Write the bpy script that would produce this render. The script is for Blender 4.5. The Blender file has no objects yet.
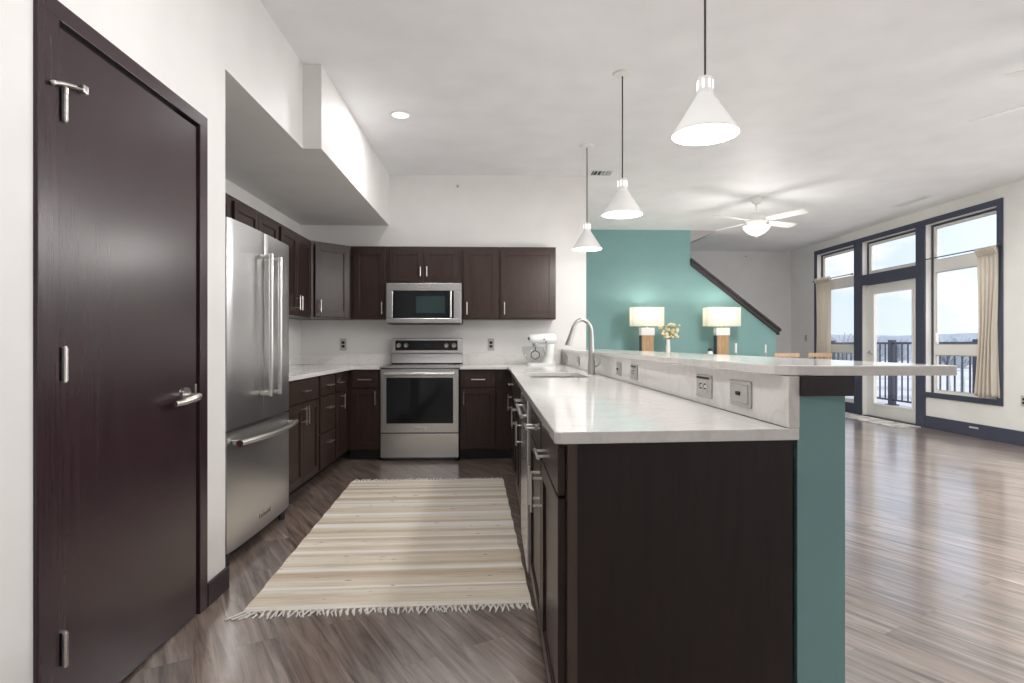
import bpy, bmesh, math, random
from mathutils import Vector, Matrix
R = math.radians
random.seed(7)
SC = bpy.context.scene
COL = SC.collection

# ------------------------------------------------------------------ camera
cam_d = bpy.data.cameras.new('camera')
cam = bpy.data.objects.new('camera', cam_d)
COL.objects.link(cam)
cam_d.sensor_width = 36.0
cam_d.lens = 600.0 / 1024.0 * 36.0
cam_d.shift_y = 2.5 / 1024.0
cam_d.clip_start = 0.05
cam_d.clip_end = 2000
cam.location = (0, 0, 1.13)
cam.rotation_euler = (R(90), 0, -math.atan(19 / 600.0))
SC.camera = cam

# ------------------------------------------------------------------ view
SC.view_settings.view_transform = 'Standard'
SC.view_settings.look = 'None'
SC.view_settings.gamma = 1.0
SC.view_settings.use_curve_mapping = False
SC.view_settings.exposure = 0.1

# ------------------------------------------------------------------ sky
W = bpy.data.worlds.new('sky')
SC.world = W
W.use_nodes = True
nt = W.node_tree
nt.nodes.clear()
def N(t, kind, **kw):
    n = t.nodes.new(kind)
    for k, v in kw.items():
        setattr(n, k, v)
    return n
out = N(nt, 'ShaderNodeOutputWorld')
bg = N(nt, 'ShaderNodeBackground')
tc = N(nt, 'ShaderNodeTexCoord')
sep = N(nt, 'ShaderNodeSeparateXYZ')
nt.links.new(tc.outputs['Generated'], sep.inputs[0])
grad = N(nt, 'ShaderNodeValToRGB')
e = grad.color_ramp.elements
e[0].position = 0.0; e[0].color = (0.74, 0.84, 0.97, 1)
e[1].position = 0.5; e[1].color = (0.46, 0.63, 0.94, 1)
nt.links.new(sep.outputs['Z'], grad.inputs[0])
mp = N(nt, 'ShaderNodeMapping')
mp.inputs['Scale'].default_value = (2.2, 2.2, 6.0)
mp.inputs['Location'].default_value = (0.9, 0.35, 0.12)
nt.links.new(tc.outputs['Generated'], mp.inputs[0])
cn = N(nt, 'ShaderNodeTexNoise')
cn.inputs['Scale'].default_value = 2.3
cn.inputs['Detail'].default_value = 6
nt.links.new(mp.outputs[0], cn.inputs['Vector'])
cr = N(nt, 'ShaderNodeValToRGB')
cr.color_ramp.elements[0].position = 0.49
cr.color_ramp.elements[1].position = 0.63
nt.links.new(cn.outputs[0], cr.inputs[0])
mx = N(nt, 'ShaderNodeMixRGB')
mx.inputs[2].default_value = (0.98, 0.98, 0.99, 1)
nt.links.new(cr.outputs[0], mx.inputs[0])
nt.links.new(grad.outputs[0], mx.inputs[1])
# below the horizon: pale ground haze
gr = N(nt, 'ShaderNodeMath', operation='GREATER_THAN')
gr.inputs[1].default_value = 0.0
nt.links.new(sep.outputs['Z'], gr.inputs[0])
mg = N(nt, 'ShaderNodeMixRGB')
mg.inputs[1].default_value = (0.62, 0.62, 0.63, 1)
nt.links.new(gr.outputs[0], mg.inputs[0])
nt.links.new(mx.outputs[0], mg.inputs[2])
nt.links.new(mg.outputs[0], bg.inputs[0])
# sky behind and to the right of the camera brightened as added fill light
SKY_FILL_K = 0.9
SKY = 1.12
dt = N(nt, 'ShaderNodeVectorMath', operation='DOT_PRODUCT')
dt.inputs[1].default_value = (0.90, -0.43, 0.0)
nt.links.new(tc.outputs['Generated'], dt.inputs[0])
sm = N(nt, 'ShaderNodeMapRange', interpolation_type='SMOOTHSTEP')
sm.inputs['From Min'].default_value = 0.05
sm.inputs['From Max'].default_value = 0.85
sm.inputs['To Min'].default_value = SKY
sm.inputs['To Max'].default_value = SKY * (1.0 + SKY_FILL_K)
nt.links.new(dt.outputs['Value'], sm.inputs[0])
nt.links.new(sm.outputs[0], bg.inputs[1])
s2 = N(nt, 'ShaderNodeMapRange', interpolation_type='SMOOTHSTEP')
s2.inputs['From Min'].default_value = 0.05
s2.inputs['From Max'].default_value = 0.7
nt.links.new(dt.outputs['Value'], s2.inputs[0])
wm = N(nt, 'ShaderNodeMixRGB')
wm.inputs[2].default_value = (1.0, 0.985, 0.965, 1)
nt.links.new(s2.outputs[0], wm.inputs[0])
nt.links.new(mg.outputs[0], wm.inputs[1])
nt.links.new(wm.outputs[0], bg.inputs[0])
nt.links.new(bg.outputs[0], out.inputs[0])

# ------------------------------------------------------------------ lamps: room fixtures and added fill
LIGHT_K = 1.0
def spot_area(name, loc, power, size, color=(1, 0.985, 0.975)):
    d = bpy.data.lights.new(name, 'AREA')
    d.shape = 'DISK'
    d.size = size
    d.energy = power * LIGHT_K
    d.color = color
    o = bpy.data.objects.new(name, d)
    o.location = loc
    COL.objects.link(o)
    return o
def point(name, loc, power, radius, color=(1, 0.97, 0.94)):
    d = bpy.data.lights.new(name, 'POINT')
    d.energy = power * LIGHT_K
    d.shadow_soft_size = radius
    d.color = color
    o = bpy.data.objects.new(name, d)
    o.location = loc
    COL.objects.link(o)
    return o

# ------------------------------------------------------------------ materials
def principled(name, col=(0.8, 0.8, 0.8), rough=0.5, metal=0.0, spec=0.5, coat=0.0):
    m = bpy.data.materials.new(name)
    m.use_nodes = True
    b = m.node_tree.nodes['Principled BSDF']
    b.inputs['Base Color'].default_value = (*col, 1)
    b.inputs['Roughness'].default_value = rough
    b.inputs['Metallic'].default_value = metal
    b.inputs['Specular IOR Level'].default_value = spec
    b.inputs['Coat Weight'].default_value = coat
    return m, m.node_tree, b
def noise(t, scale, detail=3, vec=None, coord='Object', sc=(1, 1, 1)):
    tcn = N(t, 'ShaderNodeTexCoord')
    mpn = N(t, 'ShaderNodeMapping')
    mpn.inputs['Scale'].default_value = sc
    t.links.new(tcn.outputs[coord], mpn.inputs[0])
    n = N(t, 'ShaderNodeTexNoise')
    n.inputs['Scale'].default_value = scale
    n.inputs['Detail'].default_value = detail
    t.links.new(mpn.outputs[0], n.inputs['Vector'])
    return n
def ramp(t, src, stops):
    r = N(t, 'ShaderNodeValToRGB')
    el = r.color_ramp.elements
    while len(el) < len(stops):
        el.new(0.5)
    for k, (p, c) in enumerate(stops):
        el[k].position = p
        el[k].color = (*c, 1)
    t.links.new(src, r.inputs[0])
    return r
def bump(t, b, src, strength, dist=0.01):
    n = N(t, 'ShaderNodeBump')
    n.inputs['Strength'].default_value = strength
    n.inputs['Distance'].default_value = dist
    t.links.new(src, n.inputs['Height'])
    t.links.new(n.outputs[0], b.inputs['Normal'])
M = {}
def paint(name, col, rough=0.55, k=0.03):
    m, t, b = principled(name, col, rough, spec=0.3)
    n = noise(t, 3.0, 2)
    r = ramp(t, n.outputs[0], [(0.3, tuple(c * (1 - k) for c in col)), (0.7, tuple(min(1, c * (1 + k)) for c in col))])
    t.links.new(r.outputs[0], b.inputs['Base Color'])
    n2 = noise(t, 180.0, 2)
    bump(t, b, n2.outputs[0], 0.06, 0.002)
    M[name] = m
paint('wall_paint', (0.80, 0.785, 0.772))
paint('ceiling_paint', (0.885, 0.89, 0.90))
paint('teal_paint', (0.215, 0.385, 0.382))
paint('shaded_wall_paint', (0.42, 0.41, 0.42))  # wall tone darkened to stand for shade
paint('trim_blue_grey', (0.060, 0.067, 0.100), 0.45)
paint('white_frame', (0.78, 0.77, 0.74), 0.4)
paint('white_plastic', (0.86, 0.855, 0.84), 0.35)
paint('cord_grey', (0.05, 0.05, 0.05), 0.5)
paint('plate_grey', (0.47, 0.455, 0.44), 0.4)
paint('socket_grey', (0.62, 0.61, 0.59), 0.4)
paint('black_plastic', (0.012, 0.012, 0.013), 0.4)
paint('white_enamel', (0.82, 0.84, 0.83), 0.18)
paint('white_ceramic', (0.82, 0.82, 0.80), 0.25)

def wood(name, c0, c1, rough, sc, spec=0.5):
    m, t, b = principled(name, c0, rough, spec=spec)
    n = noise(t, 6.0, 5, sc=sc)
    r = ramp(t, n.outputs[0], [(0.3, c0), (0.7, c1)])
    t.links.new(r.outputs[0], b.inputs['Base Color'])
    bump(t, b, n.outputs[0], 0.05, 0.002)
    M[name] = m
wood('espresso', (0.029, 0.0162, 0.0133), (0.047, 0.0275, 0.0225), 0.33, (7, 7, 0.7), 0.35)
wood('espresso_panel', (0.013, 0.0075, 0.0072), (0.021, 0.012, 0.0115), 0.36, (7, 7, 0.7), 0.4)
wood('espresso_door', (0.028, 0.0145, 0.0185), (0.042, 0.022, 0.027), 0.27, (9, 9, 0.5), 0.5)
wood('espresso_trim', (0.018, 0.011, 0.014), (0.026, 0.016, 0.020), 0.40, (7, 7, 7))
wood('toe_dark', (0.008, 0.006, 0.006), (0.012, 0.009, 0.009), 0.5, (5, 5, 5))
wood('filler_brown', (0.060, 0.040, 0.031), (0.078, 0.052, 0.041), 0.45, (7, 7, 0.7))
wood('tan_wood', (0.44, 0.30, 0.18), (0.55, 0.39, 0.25), 0.5, (6, 6, 1))
wood('lamp_wood', (0.36, 0.22, 0.11), (0.47, 0.31, 0.17), 0.5, (5, 5, 1))
wood('console_wood', (0.10, 0.065, 0.045), (0.14, 0.09, 0.06), 0.5, (1, 6, 6))

def metal(name, col, rough, sc=None):
    m, t, b = principled(name, col, rough, 1.0)
    n = noise(t, 3.0, 1)
    r = ramp(t, n.outputs[0], [(0, tuple(c * 0.98 for c in col)), (1, col)])
    t.links.new(r.outputs[0], b.inputs['Base Color'])
    if sc:
        n = noise(t, 20.0, 3, sc=sc)
        r = N(t, 'ShaderNodeMapRange')
        r.inputs['To Min'].default_value = rough - 0.05
        r.inputs['To Max'].default_value = rough + 0.07
        t.links.new(n.outputs[0], r.inputs[0])
        t.links.new(r.outputs[0], b.inputs['Roughness'])
    M[name] = m
metal('stainless', (0.60, 0.60, 0.60), 0.26)
metal('stainless_fridge', (0.64, 0.64, 0.645), 0.30)
metal('brushed_nickel', (0.72, 0.70, 0.67), 0.28)
metal('chrome', (0.80, 0.80, 0.82), 0.14)
metal('satin_steel', (0.62, 0.61, 0.60), 0.30)
metal('sink_steel', (0.42, 0.41, 0.40), 0.32)
metal('dark_metal', (0.10, 0.10, 0.11), 0.4)
metal('red_metal', (0.25, 0.03, 0.05), 0.3)

def quartz():
    m, t, b = principled('quartz', (0.8, 0.8, 0.78), 0.10, spec=0.5)
    n = noise(t, 2.2, 6, sc=(1, 1, 1))
    n.inputs['Distortion'].default_value = 1.6
    r = ramp(t, n.outputs[0], [(0.40, (0.80, 0.78, 0.755)), (0.475, (0.80, 0.78, 0.755)), (0.50, (0.735, 0.715, 0.69)), (0.525, (0.80, 0.782, 0.758))])
    n2 = noise(t, 60, 3)
    r2 = ramp(t, n2.outputs[0], [(0.3, (0.94, 0.94, 0.94)), (0.7, (1, 1, 1))])
    x = N(t, 'ShaderNodeMixRGB', blend_type='MULTIPLY')
    x.inputs[0].default_value = 1
    t.links.new(r.outputs[0], x.inputs[1])
    t.links.new(r2.outputs[0], x.inputs[2])
    t.links.new(x.outputs[0], b.inputs['Base Color'])
    M['quartz'] = m
quartz()

def floor_mat():
    m, t, b = principled('plank_floor', (0.2, 0.17, 0.15), 0.3, spec=0.5, coat=1.0)
    b.inputs['Coat IOR'].default_value = 2.9
    b.inputs['Coat Roughness'].default_value = 0.16
    tcn = N(t, 'ShaderNodeTexCoord')
    mpn = N(t, 'ShaderNodeMapping')
    mpn.inputs['Rotation'].default_value = (0, 0, R(-120))
    t.links.new(tcn.outputs['Object'], mpn.inputs[0])
    def brick(c1, c2, mort):
        k = N(t, 'ShaderNodeTexBrick')
        k.offset = 0.37
        k.inputs['Scale'].default_value = 1.0
        k.inputs['Brick Width'].default_value = 1.22
        k.inputs['Row Height'].default_value = 0.152
        k.inputs['Mortar Size'].default_value = 0.0007
        k.inputs['Mortar Smooth'].default_value = 0.2
        k.inputs['Color1'].default_value = (*c1, 1)
        k.inputs['Color2'].default_value = (*c2, 1)
        k.inputs['Mortar'].default_value = (*mort, 1)
        t.links.new(mpn.outputs[0], k.inputs['Vector'])
        return k
    bk = brick((0, 0, 0), (1, 1, 1), (0.5, 0.5, 0.5))
    # shift the grain per plank
    off = N(t, 'ShaderNodeVectorMath', operation='MULTIPLY')
    off.inputs[1].default_value = (17.0, 9.0, 5.0)
    t.links.new(bk.outputs['Color'], off.inputs[0])
    add = N(t, 'ShaderNodeVectorMath', operation='ADD')
    t.links.new(mpn.outputs[0], add.inputs[0])
    t.links.new(off.outputs[0], add.inputs[1])
    st = N(t, 'ShaderNodeMapping')
    st.inputs['Scale'].default_value = (0.9, 12.0, 1.0)
    t.links.new(add.outputs[0], st.inputs[0])
    g = N(t, 'ShaderNodeTexNoise')
    g.inputs['Scale'].default_value = 2.6
    g.inputs['Detail'].default_value = 8
    g.inputs['Roughness'].default_value = 0.62
    g.inputs['Distortion'].default_value = 0.7
    t.links.new(st.outputs[0], g.inputs['Vector'])
    rg = ramp(t, g.outputs[0], [(0.33, (0.085, 0.057, 0.044)), (0.46, (0.235, 0.175, 0.145)), (0.56, (0.31, 0.245, 0.210)), (0.74, (0.48, 0.41, 0.37))])
    tone = ramp(t, bk.outputs['Color'], [(0.0, (0.78, 0.77, 0.77)), (1.0, (1.14, 1.12, 1.10))])
    x = N(t, 'ShaderNodeMixRGB', blend_type='MULTIPLY')
    x.inputs[0].default_value = 1
    t.links.new(rg.outputs[0], x.inputs[1])
    t.links.new(tone.outputs[0], x.inputs[2])
    dark = N(t, 'ShaderNodeMixRGB')
    dark.inputs[2].default_value = (0.11, 0.09, 0.08, 1)
    t.links.new(bk.outputs['Fac'], dark.inputs[0])
    t.links.new(x.outputs[0], dark.inputs[1])
    t.links.new(dark.outputs[0], b.inputs['Base Color'])
    rr = N(t, 'ShaderNodeMapRange')
    rr.inputs['To Min'].default_value = 0.24
    rr.inputs['To Max'].default_value = 0.38
    t.links.new(g.outputs[0], rr.inputs[0])
    t.links.new(rr.outputs[0], b.inputs['Roughness'])
    bump(t, b, g.outputs[0], 0.12, 0.002)
    M['plank_floor'] = m
floor_mat()

def rug_mat():
    m, t, b = principled('rag_rug', (0.6, 0.55, 0.45), 0.95, spec=0.1)
    tcn = N(t, 'ShaderNodeTexCoord')
    mpn = N(t, 'ShaderNodeMapping')
    mpn.inputs['Scale'].default_value = (0.02, 1, 1)
    t.links.new(tcn.outputs['Object'], mpn.inputs[0])
    n = N(t, 'ShaderNodeTexNoise')          # broad bands across the rug
    n.noise_dimensions = '3D'
    n.inputs['Scale'].default_value = 9.0
    n.inputs['Detail'].default_value = 1.0
    t.links.new(mpn.outputs[0], n.inputs['Vector'])
    r1 = ramp(t, n.outputs[0], [(0.36, (0.62, 0.515, 0.395)), (0.45, (0.71, 0.61, 0.485)), (0.52, (0.79, 0.715, 0.60)), (0.62, (0.86, 0.815, 0.735))])
    r1.color_ramp.interpolation = 'LINEAR'
    mp2 = N(t, 'ShaderNodeMapping')
    mp2.inputs['Scale'].default_value = (3.0, 90, 1)
    t.links.new(tcn.outputs['Object'], mp2.inputs[0])
    n2 = N(t, 'ShaderNodeTexNoise')
    n2.inputs['Scale'].default_value = 1.5
    n2.inputs['Detail'].default_value = 3
    t.links.new(mp2.outputs[0], n2.inputs['Vector'])
    r2 = ramp(t, n2.outputs[0], [(0.30, (0.80, 0.77, 0.74)), (0.55, (1, 1, 1)), (0.8, (1.06, 1.05, 1.04))])
    x = N(t, 'ShaderNodeMixRGB', blend_type='MULTIPLY')
    x.inputs[0].default_value = 1
    t.links.new(r1.outputs[0], x.inputs[1])
    t.links.new(r2.outputs[0], x.inputs[2])
    # white cotton bands
    sx = N(t, 'ShaderNodeSeparateXYZ')
    t.links.new(tcn.outputs['Object'], sx.inputs[0])
    wob = N(t, 'ShaderNodeMath', operation='MULTIPLY_ADD')      # uneven spacing of the bands
    wob.inputs[1].default_value = 0.16
    t.links.new(n.outputs[0], wob.inputs[0])
    t.links.new(sx.outputs['Y'], wob.inputs[2])
    mu = N(t, 'ShaderNodeMath', operation='MULTIPLY')
    mu.inputs[1].default_value = 2 * math.pi / 0.24
    t.links.new(wob.outputs[0], mu.inputs[0])
    sn = N(t, 'ShaderNodeMath', operation='SINE')
    t.links.new(mu.outputs[0], sn.inputs[0])
    gt = ramp(t, sn.outputs[0], [(0.86, (0, 0, 0)), (0.93, (1, 1, 1))])
    w = N(t, 'ShaderNodeMixRGB')
    w.inputs[2].default_value = (0.86, 0.83, 0.78, 1)
    t.links.new(gt.outputs[0], w.inputs[0])
    t.links.new(x.outputs[0], w.inputs[1])
    # dark flecks
    n3 = noise(t, 9.0, 1, sc=(1.2, 5, 1))
    r3 = ramp(t, n3.outputs[0], [(0.72, (0, 0, 0)), (0.76, (1, 1, 1))])
    f = N(t, 'ShaderNodeMixRGB')
    f.inputs[2].default_value = (0.22, 0.17, 0.13, 1)
    t.links.new(r3.outputs[0], f.inputs[0])
    t.links.new(w.outputs[0], f.inputs[1])
    t.links.new(f.outputs[0], b.inputs['Base Color'])
    bump(t, b, n2.outputs[0], 0.5, 0.004)
    M['rag_rug'] = m
rug_mat()

def cloth(name, col, rough=0.9, trans=0.0, sc=120):
    m, t, b = principled(name, col, rough, spec=0.1)
    n = noise(t, sc, 2)
    r = ramp(t, n.outputs[0], [(0.3, tuple(c * 0.9 for c in col)), (0.7, col)])
    t.links.new(r.outputs[0], b.inputs['Base Color'])
    if trans:
        tr = N(t, 'ShaderNodeBsdfTranslucent')
        tr.inputs[0].default_value = (*col, 1)
        mxs = N(t, 'ShaderNodeMixShader')
        mxs.inputs[0].default_value = trans
        t.links.new(b.outputs[0], mxs.inputs[1])
        t.links.new(tr.outputs[0], mxs.inputs[2])
        t.links.new(mxs.outputs[0], t.nodes['Material Output'].inputs[0])
    M[name] = m
cloth('curtain_linen', (0.82, 0.77, 0.69), trans=0.45)
cloth('fringe_cotton', (0.84, 0.81, 0.77))
cloth('lamp_linen', (0.88, 0.86, 0.80), trans=0.55)

def mat_rug():
    m, t, b = principled('door_mat', (0.6, 0.58, 0.55), 0.95, spec=0.1)
    n = noise(t, 7, 4)
    r = ramp(t, n.outputs[0], [(0.42, (0.40, 0.38, 0.36)), (0.5, (0.62, 0.60, 0.57)), (0.6, (0.70, 0.68, 0.65))])
    t.links.new(r.outputs[0], b.inputs['Base Color'])
    M['door_mat'] = m
mat_rug()

def glow(name, col, strength):
    m = bpy.data.materials.new(name)
    m.use_nodes = True
    t = m.node_tree
    t.nodes.clear()
    o = N(t, 'ShaderNodeOutputMaterial')
    em = N(t, 'ShaderNodeEmission')
    n = noise(t, 2.0, 1)
    r = ramp(t, n.outputs[0], [(0.0, tuple(c * 0.97 for c in col)), (1.0, col)])
    t.links.new(r.outputs[0], em.inputs[0])
    em.inputs[1].default_value = strength
    t.links.new(em.outputs[0], o.inputs[0])
    M[name] = m
glow('lamp_glow', (1, 0.985, 0.96), 2.2)
glow('fan_glow', (1, 0.94, 0.84), 1.5)
glow('bulb_glow', (1, 0.92, 0.80), 3.0)

def glass(name, tint=(1, 1, 1), gloss=0.07, rough=0.0):
    m = bpy.data.materials.new(name)
    m.use_nodes = True
    t = m.node_tree
    t.nodes.clear()
    o = N(t, 'ShaderNodeOutputMaterial')
    a = N(t, 'ShaderNodeBsdfTransparent')
    n = noise(t, 1.5, 1)
    r = ramp(t, n.outputs[0], [(0, tuple(c * 0.98 for c in tint)), (1, tint)])
    t.links.new(r.outputs[0], a.inputs[0])
    g = N(t, 'ShaderNodeBsdfGlossy')
    g.inputs['Roughness'].default_value = rough
    mxs = N(t, 'ShaderNodeMixShader')
    lw = N(t, 'ShaderNodeLayerWeight')
    pw = N(t, 'ShaderNodeMath', operation='POWER')
    pw.inputs[1].default_value = 5.0
    t.links.new(lw.outputs['Facing'], pw.inputs[0])
    ma = N(t, 'ShaderNodeMath', operation='MULTIPLY_ADD')
    ma.inputs[1].default_value = 0.5
    ma.inputs[2].default_value = 0.03
    t.links.new(pw.outputs[0], ma.inputs[0])
    t.links.new(ma.outputs[0], mxs.inputs[0])
    t.links.new(a.outputs[0], mxs.inputs[1])
    t.links.new(g.outputs[0], mxs.inputs[2])
    t.links.new(mxs.outputs[0], o.inputs[0])
    M[name] = m
glass('window_glass')
glass('bowl_glass', (0.95, 0.96, 0.96))
m_, t_, b_ = principled('oven_glass', (0.010, 0.012, 0.014), 0.06, spec=0.3)
n_ = noise(t_, 2, 1); r_ = ramp(t_, n_.outputs[0], [(0, (0.008, 0.010, 0.012)), (1, (0.012, 0.014, 0.016))])
t_.links.new(r_.outputs[0], b_.inputs['Base Color']); M['oven_glass'] = m_
m_, t_, b_ = principled('microwave_screen', (0.03, 0.055, 0.06), 0.12, spec=0.3)
n_ = noise(t_, 3, 1); r_ = ramp(t_, n_.outputs[0], [(0, (0.028, 0.05, 0.055)), (1, (0.034, 0.06, 0.065))])
t_.links.new(r_.outputs[0], b_.inputs['Base Color']); M['microwave_screen'] = m_

def ground_mat():
    m, t, b = principled('outdoor_ground', (0.6, 0.6, 0.6), 0.9)
    n = noise(t, 0.06, 6)
    r = ramp(t, n.outputs[0], [(0.35, (0.62, 0.58, 0.58)), (0.5, (0.82, 0.80, 0.81)), (0.65, (0.90, 0.89, 0.90))])
    t.links.new(r.outputs[0], b.inputs['Base Color'])
    M['outdoor_ground'] = m
    m, t, b = principled('hill_trees_hazed', (0.3, 0.32, 0.36), 0.95)
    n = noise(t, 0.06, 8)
    r = ramp(t, n.outputs[0], [(0.35, (0.48, 0.51, 0.56)), (0.65, (0.60, 0.63, 0.68))])  # distance haze mixed into the ridge colour
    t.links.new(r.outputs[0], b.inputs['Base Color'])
    M['hill_trees_hazed'] = m
    m, t, b = principled('tree_twigs_hazed', (0.2, 0.2, 0.2), 0.95)
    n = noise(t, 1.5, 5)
    r = ramp(t, n.outputs[0], [(0.35, (0.44, 0.46, 0.50)), (0.65, (0.58, 0.60, 0.64))])  # twig colour paled to carry the distance haze
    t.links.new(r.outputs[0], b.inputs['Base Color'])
    M['tree_twigs_hazed'] = m
    m, t, b = principled('deck_boards', (0.6, 0.58, 0.56), 0.8)
    n = noise(t, 4, 4, sc=(0.3, 6, 1))
    r = ramp(t, n.outputs[0], [(0.3, (0.58, 0.55, 0.53)), (0.7, (0.72, 0.70, 0.68))])
    t.links.new(r.outputs[0], b.inputs['Base Color'])
    M['deck_boards'] = m
    for nm, c in (('flower_cream', (0.75, 0.62, 0.33)), ('flower_white', (0.8, 0.78, 0.68)), ('leaf_green', (0.22, 0.30, 0.15))):
        paint(nm, c, 0.8)
ground_mat()

# ------------------------------------------------------------------ mesh helpers
class B:
    def __init__(s):
        s.bm = bmesh.new()
    def box(s, x0, x1, y0, y1, z0, z1, bev=0.0, seg=2):
        x0, x1 = sorted((x0, x1)); y0, y1 = sorted((y0, y1)); z0, z1 = sorted((z0, z1))
        r = bmesh.ops.create_cube(s.bm, size=1.0)
        vs = r['verts']
        bmesh.ops.scale(s.bm, vec=(x1 - x0, y1 - y0, z1 - z0), verts=vs)
        bmesh.ops.translate(s.bm, vec=((x0 + x1) / 2, (y0 + y1) / 2, (z0 + z1) / 2), verts=vs)
        if bev > 0:
            es = list({ed for v in vs for ed in v.link_edges})
            bmesh.ops.bevel(s.bm, geom=es, offset=bev, segments=seg, affect='EDGES', profile=0.5)
        return s
    def cyl(s, p0, p1, r, seg=16, r2=None):
        p0, p1 = Vector(p0), Vector(p1)
        d = p1 - p0
        q = Vector((0, 0, 1)).rotation_difference(d.normalized()).to_matrix().to_4x4()
        bmesh.ops.create_cone(s.bm, cap_ends=True, segments=seg, radius1=r, radius2=r if r2 is None else r2,
                              depth=d.length, matrix=Matrix.Translation((p0 + p1) / 2) @ q)
        return s
    def sph(s, c, r, sub=2, sc=(1, 1, 1)):
        bmesh.ops.create_icosphere(s.bm, subdivisions=sub, radius=r,
                                   matrix=Matrix.Translation(c) @ Matrix.Diagonal((*sc, 1)))
        return s
    def lathe(s, prof, c=(0, 0, 0), seg=40, closed=False):
        rings = []
        for r, z in prof:
            if r < 1e-6:
                rings.append([s.bm.verts.new((c[0], c[1], c[2] + z))])
            else:
                rings.append([s.bm.verts.new((c[0] + r * math.cos(2 * math.pi * k / seg), c[1] + r * math.sin(2 * math.pi * k / seg), c[2] + z)) for k in range(seg)])
        pairs = list(zip(rings[:-1], rings[1:]))
        if closed:
            pairs.append((rings[-1], rings[0]))
        for a, b in pairs:
            for k in range(seg):
                k2 = (k + 1) % seg
                try:
                    if len(a) == 1 and len(b) > 1:
                        s.bm.faces.new((a[0], b[k2], b[k]))
                    elif len(b) == 1 and len(a) > 1:
                        s.bm.faces.new((a[k], a[k2], b[0]))
                    elif len(a) > 1:
                        s.bm.faces.new((a[k], a[k2], b[k2], b[k]))
                except ValueError:
                    pass
        return s
    def tube(s, pts, r, seg=12):
        pts = [Vector(p) for p in pts]
        rs = r if isinstance(r, (list, tuple)) else [r] * len(pts)
        rings = []
        up = None
        for i, p in enumerate(pts):
            d = (pts[min(i + 1, len(pts) - 1)] - pts[max(i - 1, 0)]).normalized()
            if up is None:
                up = d.orthogonal().normalized()
            up = (up - d * up.dot(d)).normalized()
            sd = d.cross(up)
            rings.append([s.bm.verts.new(p + (up * math.cos(2 * math.pi * k / seg) + sd * math.sin(2 * math.pi * k / seg)) * rs[i]) for k in range(seg)])
        for a, b in zip(rings[:-1], rings[1:]):
            for k in range(seg):
                k2 = (k + 1) % seg
                s.bm.faces.new((a[k], a[k2], b[k2], b[k]))
        s.bm.faces.new(rings[0][::-1])
        s.bm.faces.new(rings[-1])
        return s
    def prism(s, poly, a0, a1, plane='xy', holes=()):
        """outline in a plane, given thickness along the third axis"""
        def P(u, v, w):
            return {'xy': (u, v, w), 'xz': (u, w, v), 'yz': (w, u, v)}[plane]
        edges, base = [], []
        for loop in (poly, *holes):
            vs = [s.bm.verts.new(P(u, v, a0)) for u, v in loop]
            base += vs
            for k in range(len(vs)):
                edges.append(s.bm.edges.new((vs[k], vs[(k + 1) % len(vs)])))
        if holes:
            r = bmesh.ops.triangle_fill(s.bm, edges=edges, use_beauty=True)
            fs = [g for g in r['geom'] if isinstance(g, bmesh.types.BMFace)]
        else:
            fs = [s.bm.faces.new(base)]
        r = bmesh.ops.extrude_face_region(s.bm, geom=fs)
        nv = [g for g in r['geom'] if isinstance(g, bmesh.types.BMVert)]
        d = Vector(P(0, 0, a1 - a0))
        bmesh.ops.translate(s.bm, vec=d, verts=nv)
        return s
    def build(s, name, mat, parent=None, smooth=False, kind=None):
        bmesh.ops.recalc_face_normals(s.bm, faces=s.bm.faces[:])
        me = bpy.data.meshes.new(name)
        s.bm.to_mesh(me)
        s.bm.free()
        me.materials.append(M[mat])
        if smooth:
            me.polygons.foreach_set('use_smooth', [True] * len(me.polygons))
            me.update()
            try:
                me.set_sharp_from_angle(angle=R(35))
            except Exception:
                pass
        o = bpy.data.objects.new(name, me)
        COL.objects.link(o)
        if parent:
            o.parent = parent
        if kind:
            o['kind'] = kind
        return o
def tag(o, label, cat, group=None):
    o['label'] = label
    o['category'] = cat
    if group:
        o['group'] = group
    return o
def thing(name, label, cat, loc=(0, 0, 0), rz=0, group=None):
    o = bpy.data.objects.new(name, None)
    o.empty_display_size = 0.1
    COL.objects.link(o)
    o.location = loc
    o.rotation_euler = (0, 0, rz)
    return tag(o, label, cat, group)
def struct(name, b, mat, smooth=False):
    return b.build(name, mat, None, smooth, 'structure')
def lettering(txt, name, size, mat, parent, loc, rot):
    c = bpy.data.curves.new(name, 'FONT')
    c.body = txt
    c.size = size
    c.extrude = 0.0004
    c.align_x = 'CENTER'
    c.align_y = 'CENTER'
    c.materials.append(M[mat])
    tmp = bpy.data.objects.new(name, c)
    COL.objects.link(tmp)
    me = bpy.data.meshes.new_from_object(tmp.evaluated_get(bpy.context.evaluated_depsgraph_get()))
    bpy.data.objects.remove(tmp)
    o = bpy.data.objects.new(name, me)
    COL.objects.link(o)
    o.parent = parent
    o.location = loc
    o.rotation_euler = rot
    return o

# ------------------------------------------------------------------ room dimensions
ZC = 2.95
XL, XK, XR = -1.235, -2.05, 5.85
YK, YT, YB, Y0 = 6.48, 9.50, 11.60, -2.6
YA = 2.81            # near wall ends here, kitchen alcove begins

b = B(); b.box(-2.25, XR + 0.16, Y0, YB + 0.15, -0.12, 0)
struct('floor', b, 'plank_floor')
b = B(); b.box(-2.25, XR + 0.16, Y0, YB + 0.15, ZC, ZC + 0.12)
struct('ceiling', b, 'ceiling_paint')

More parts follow.
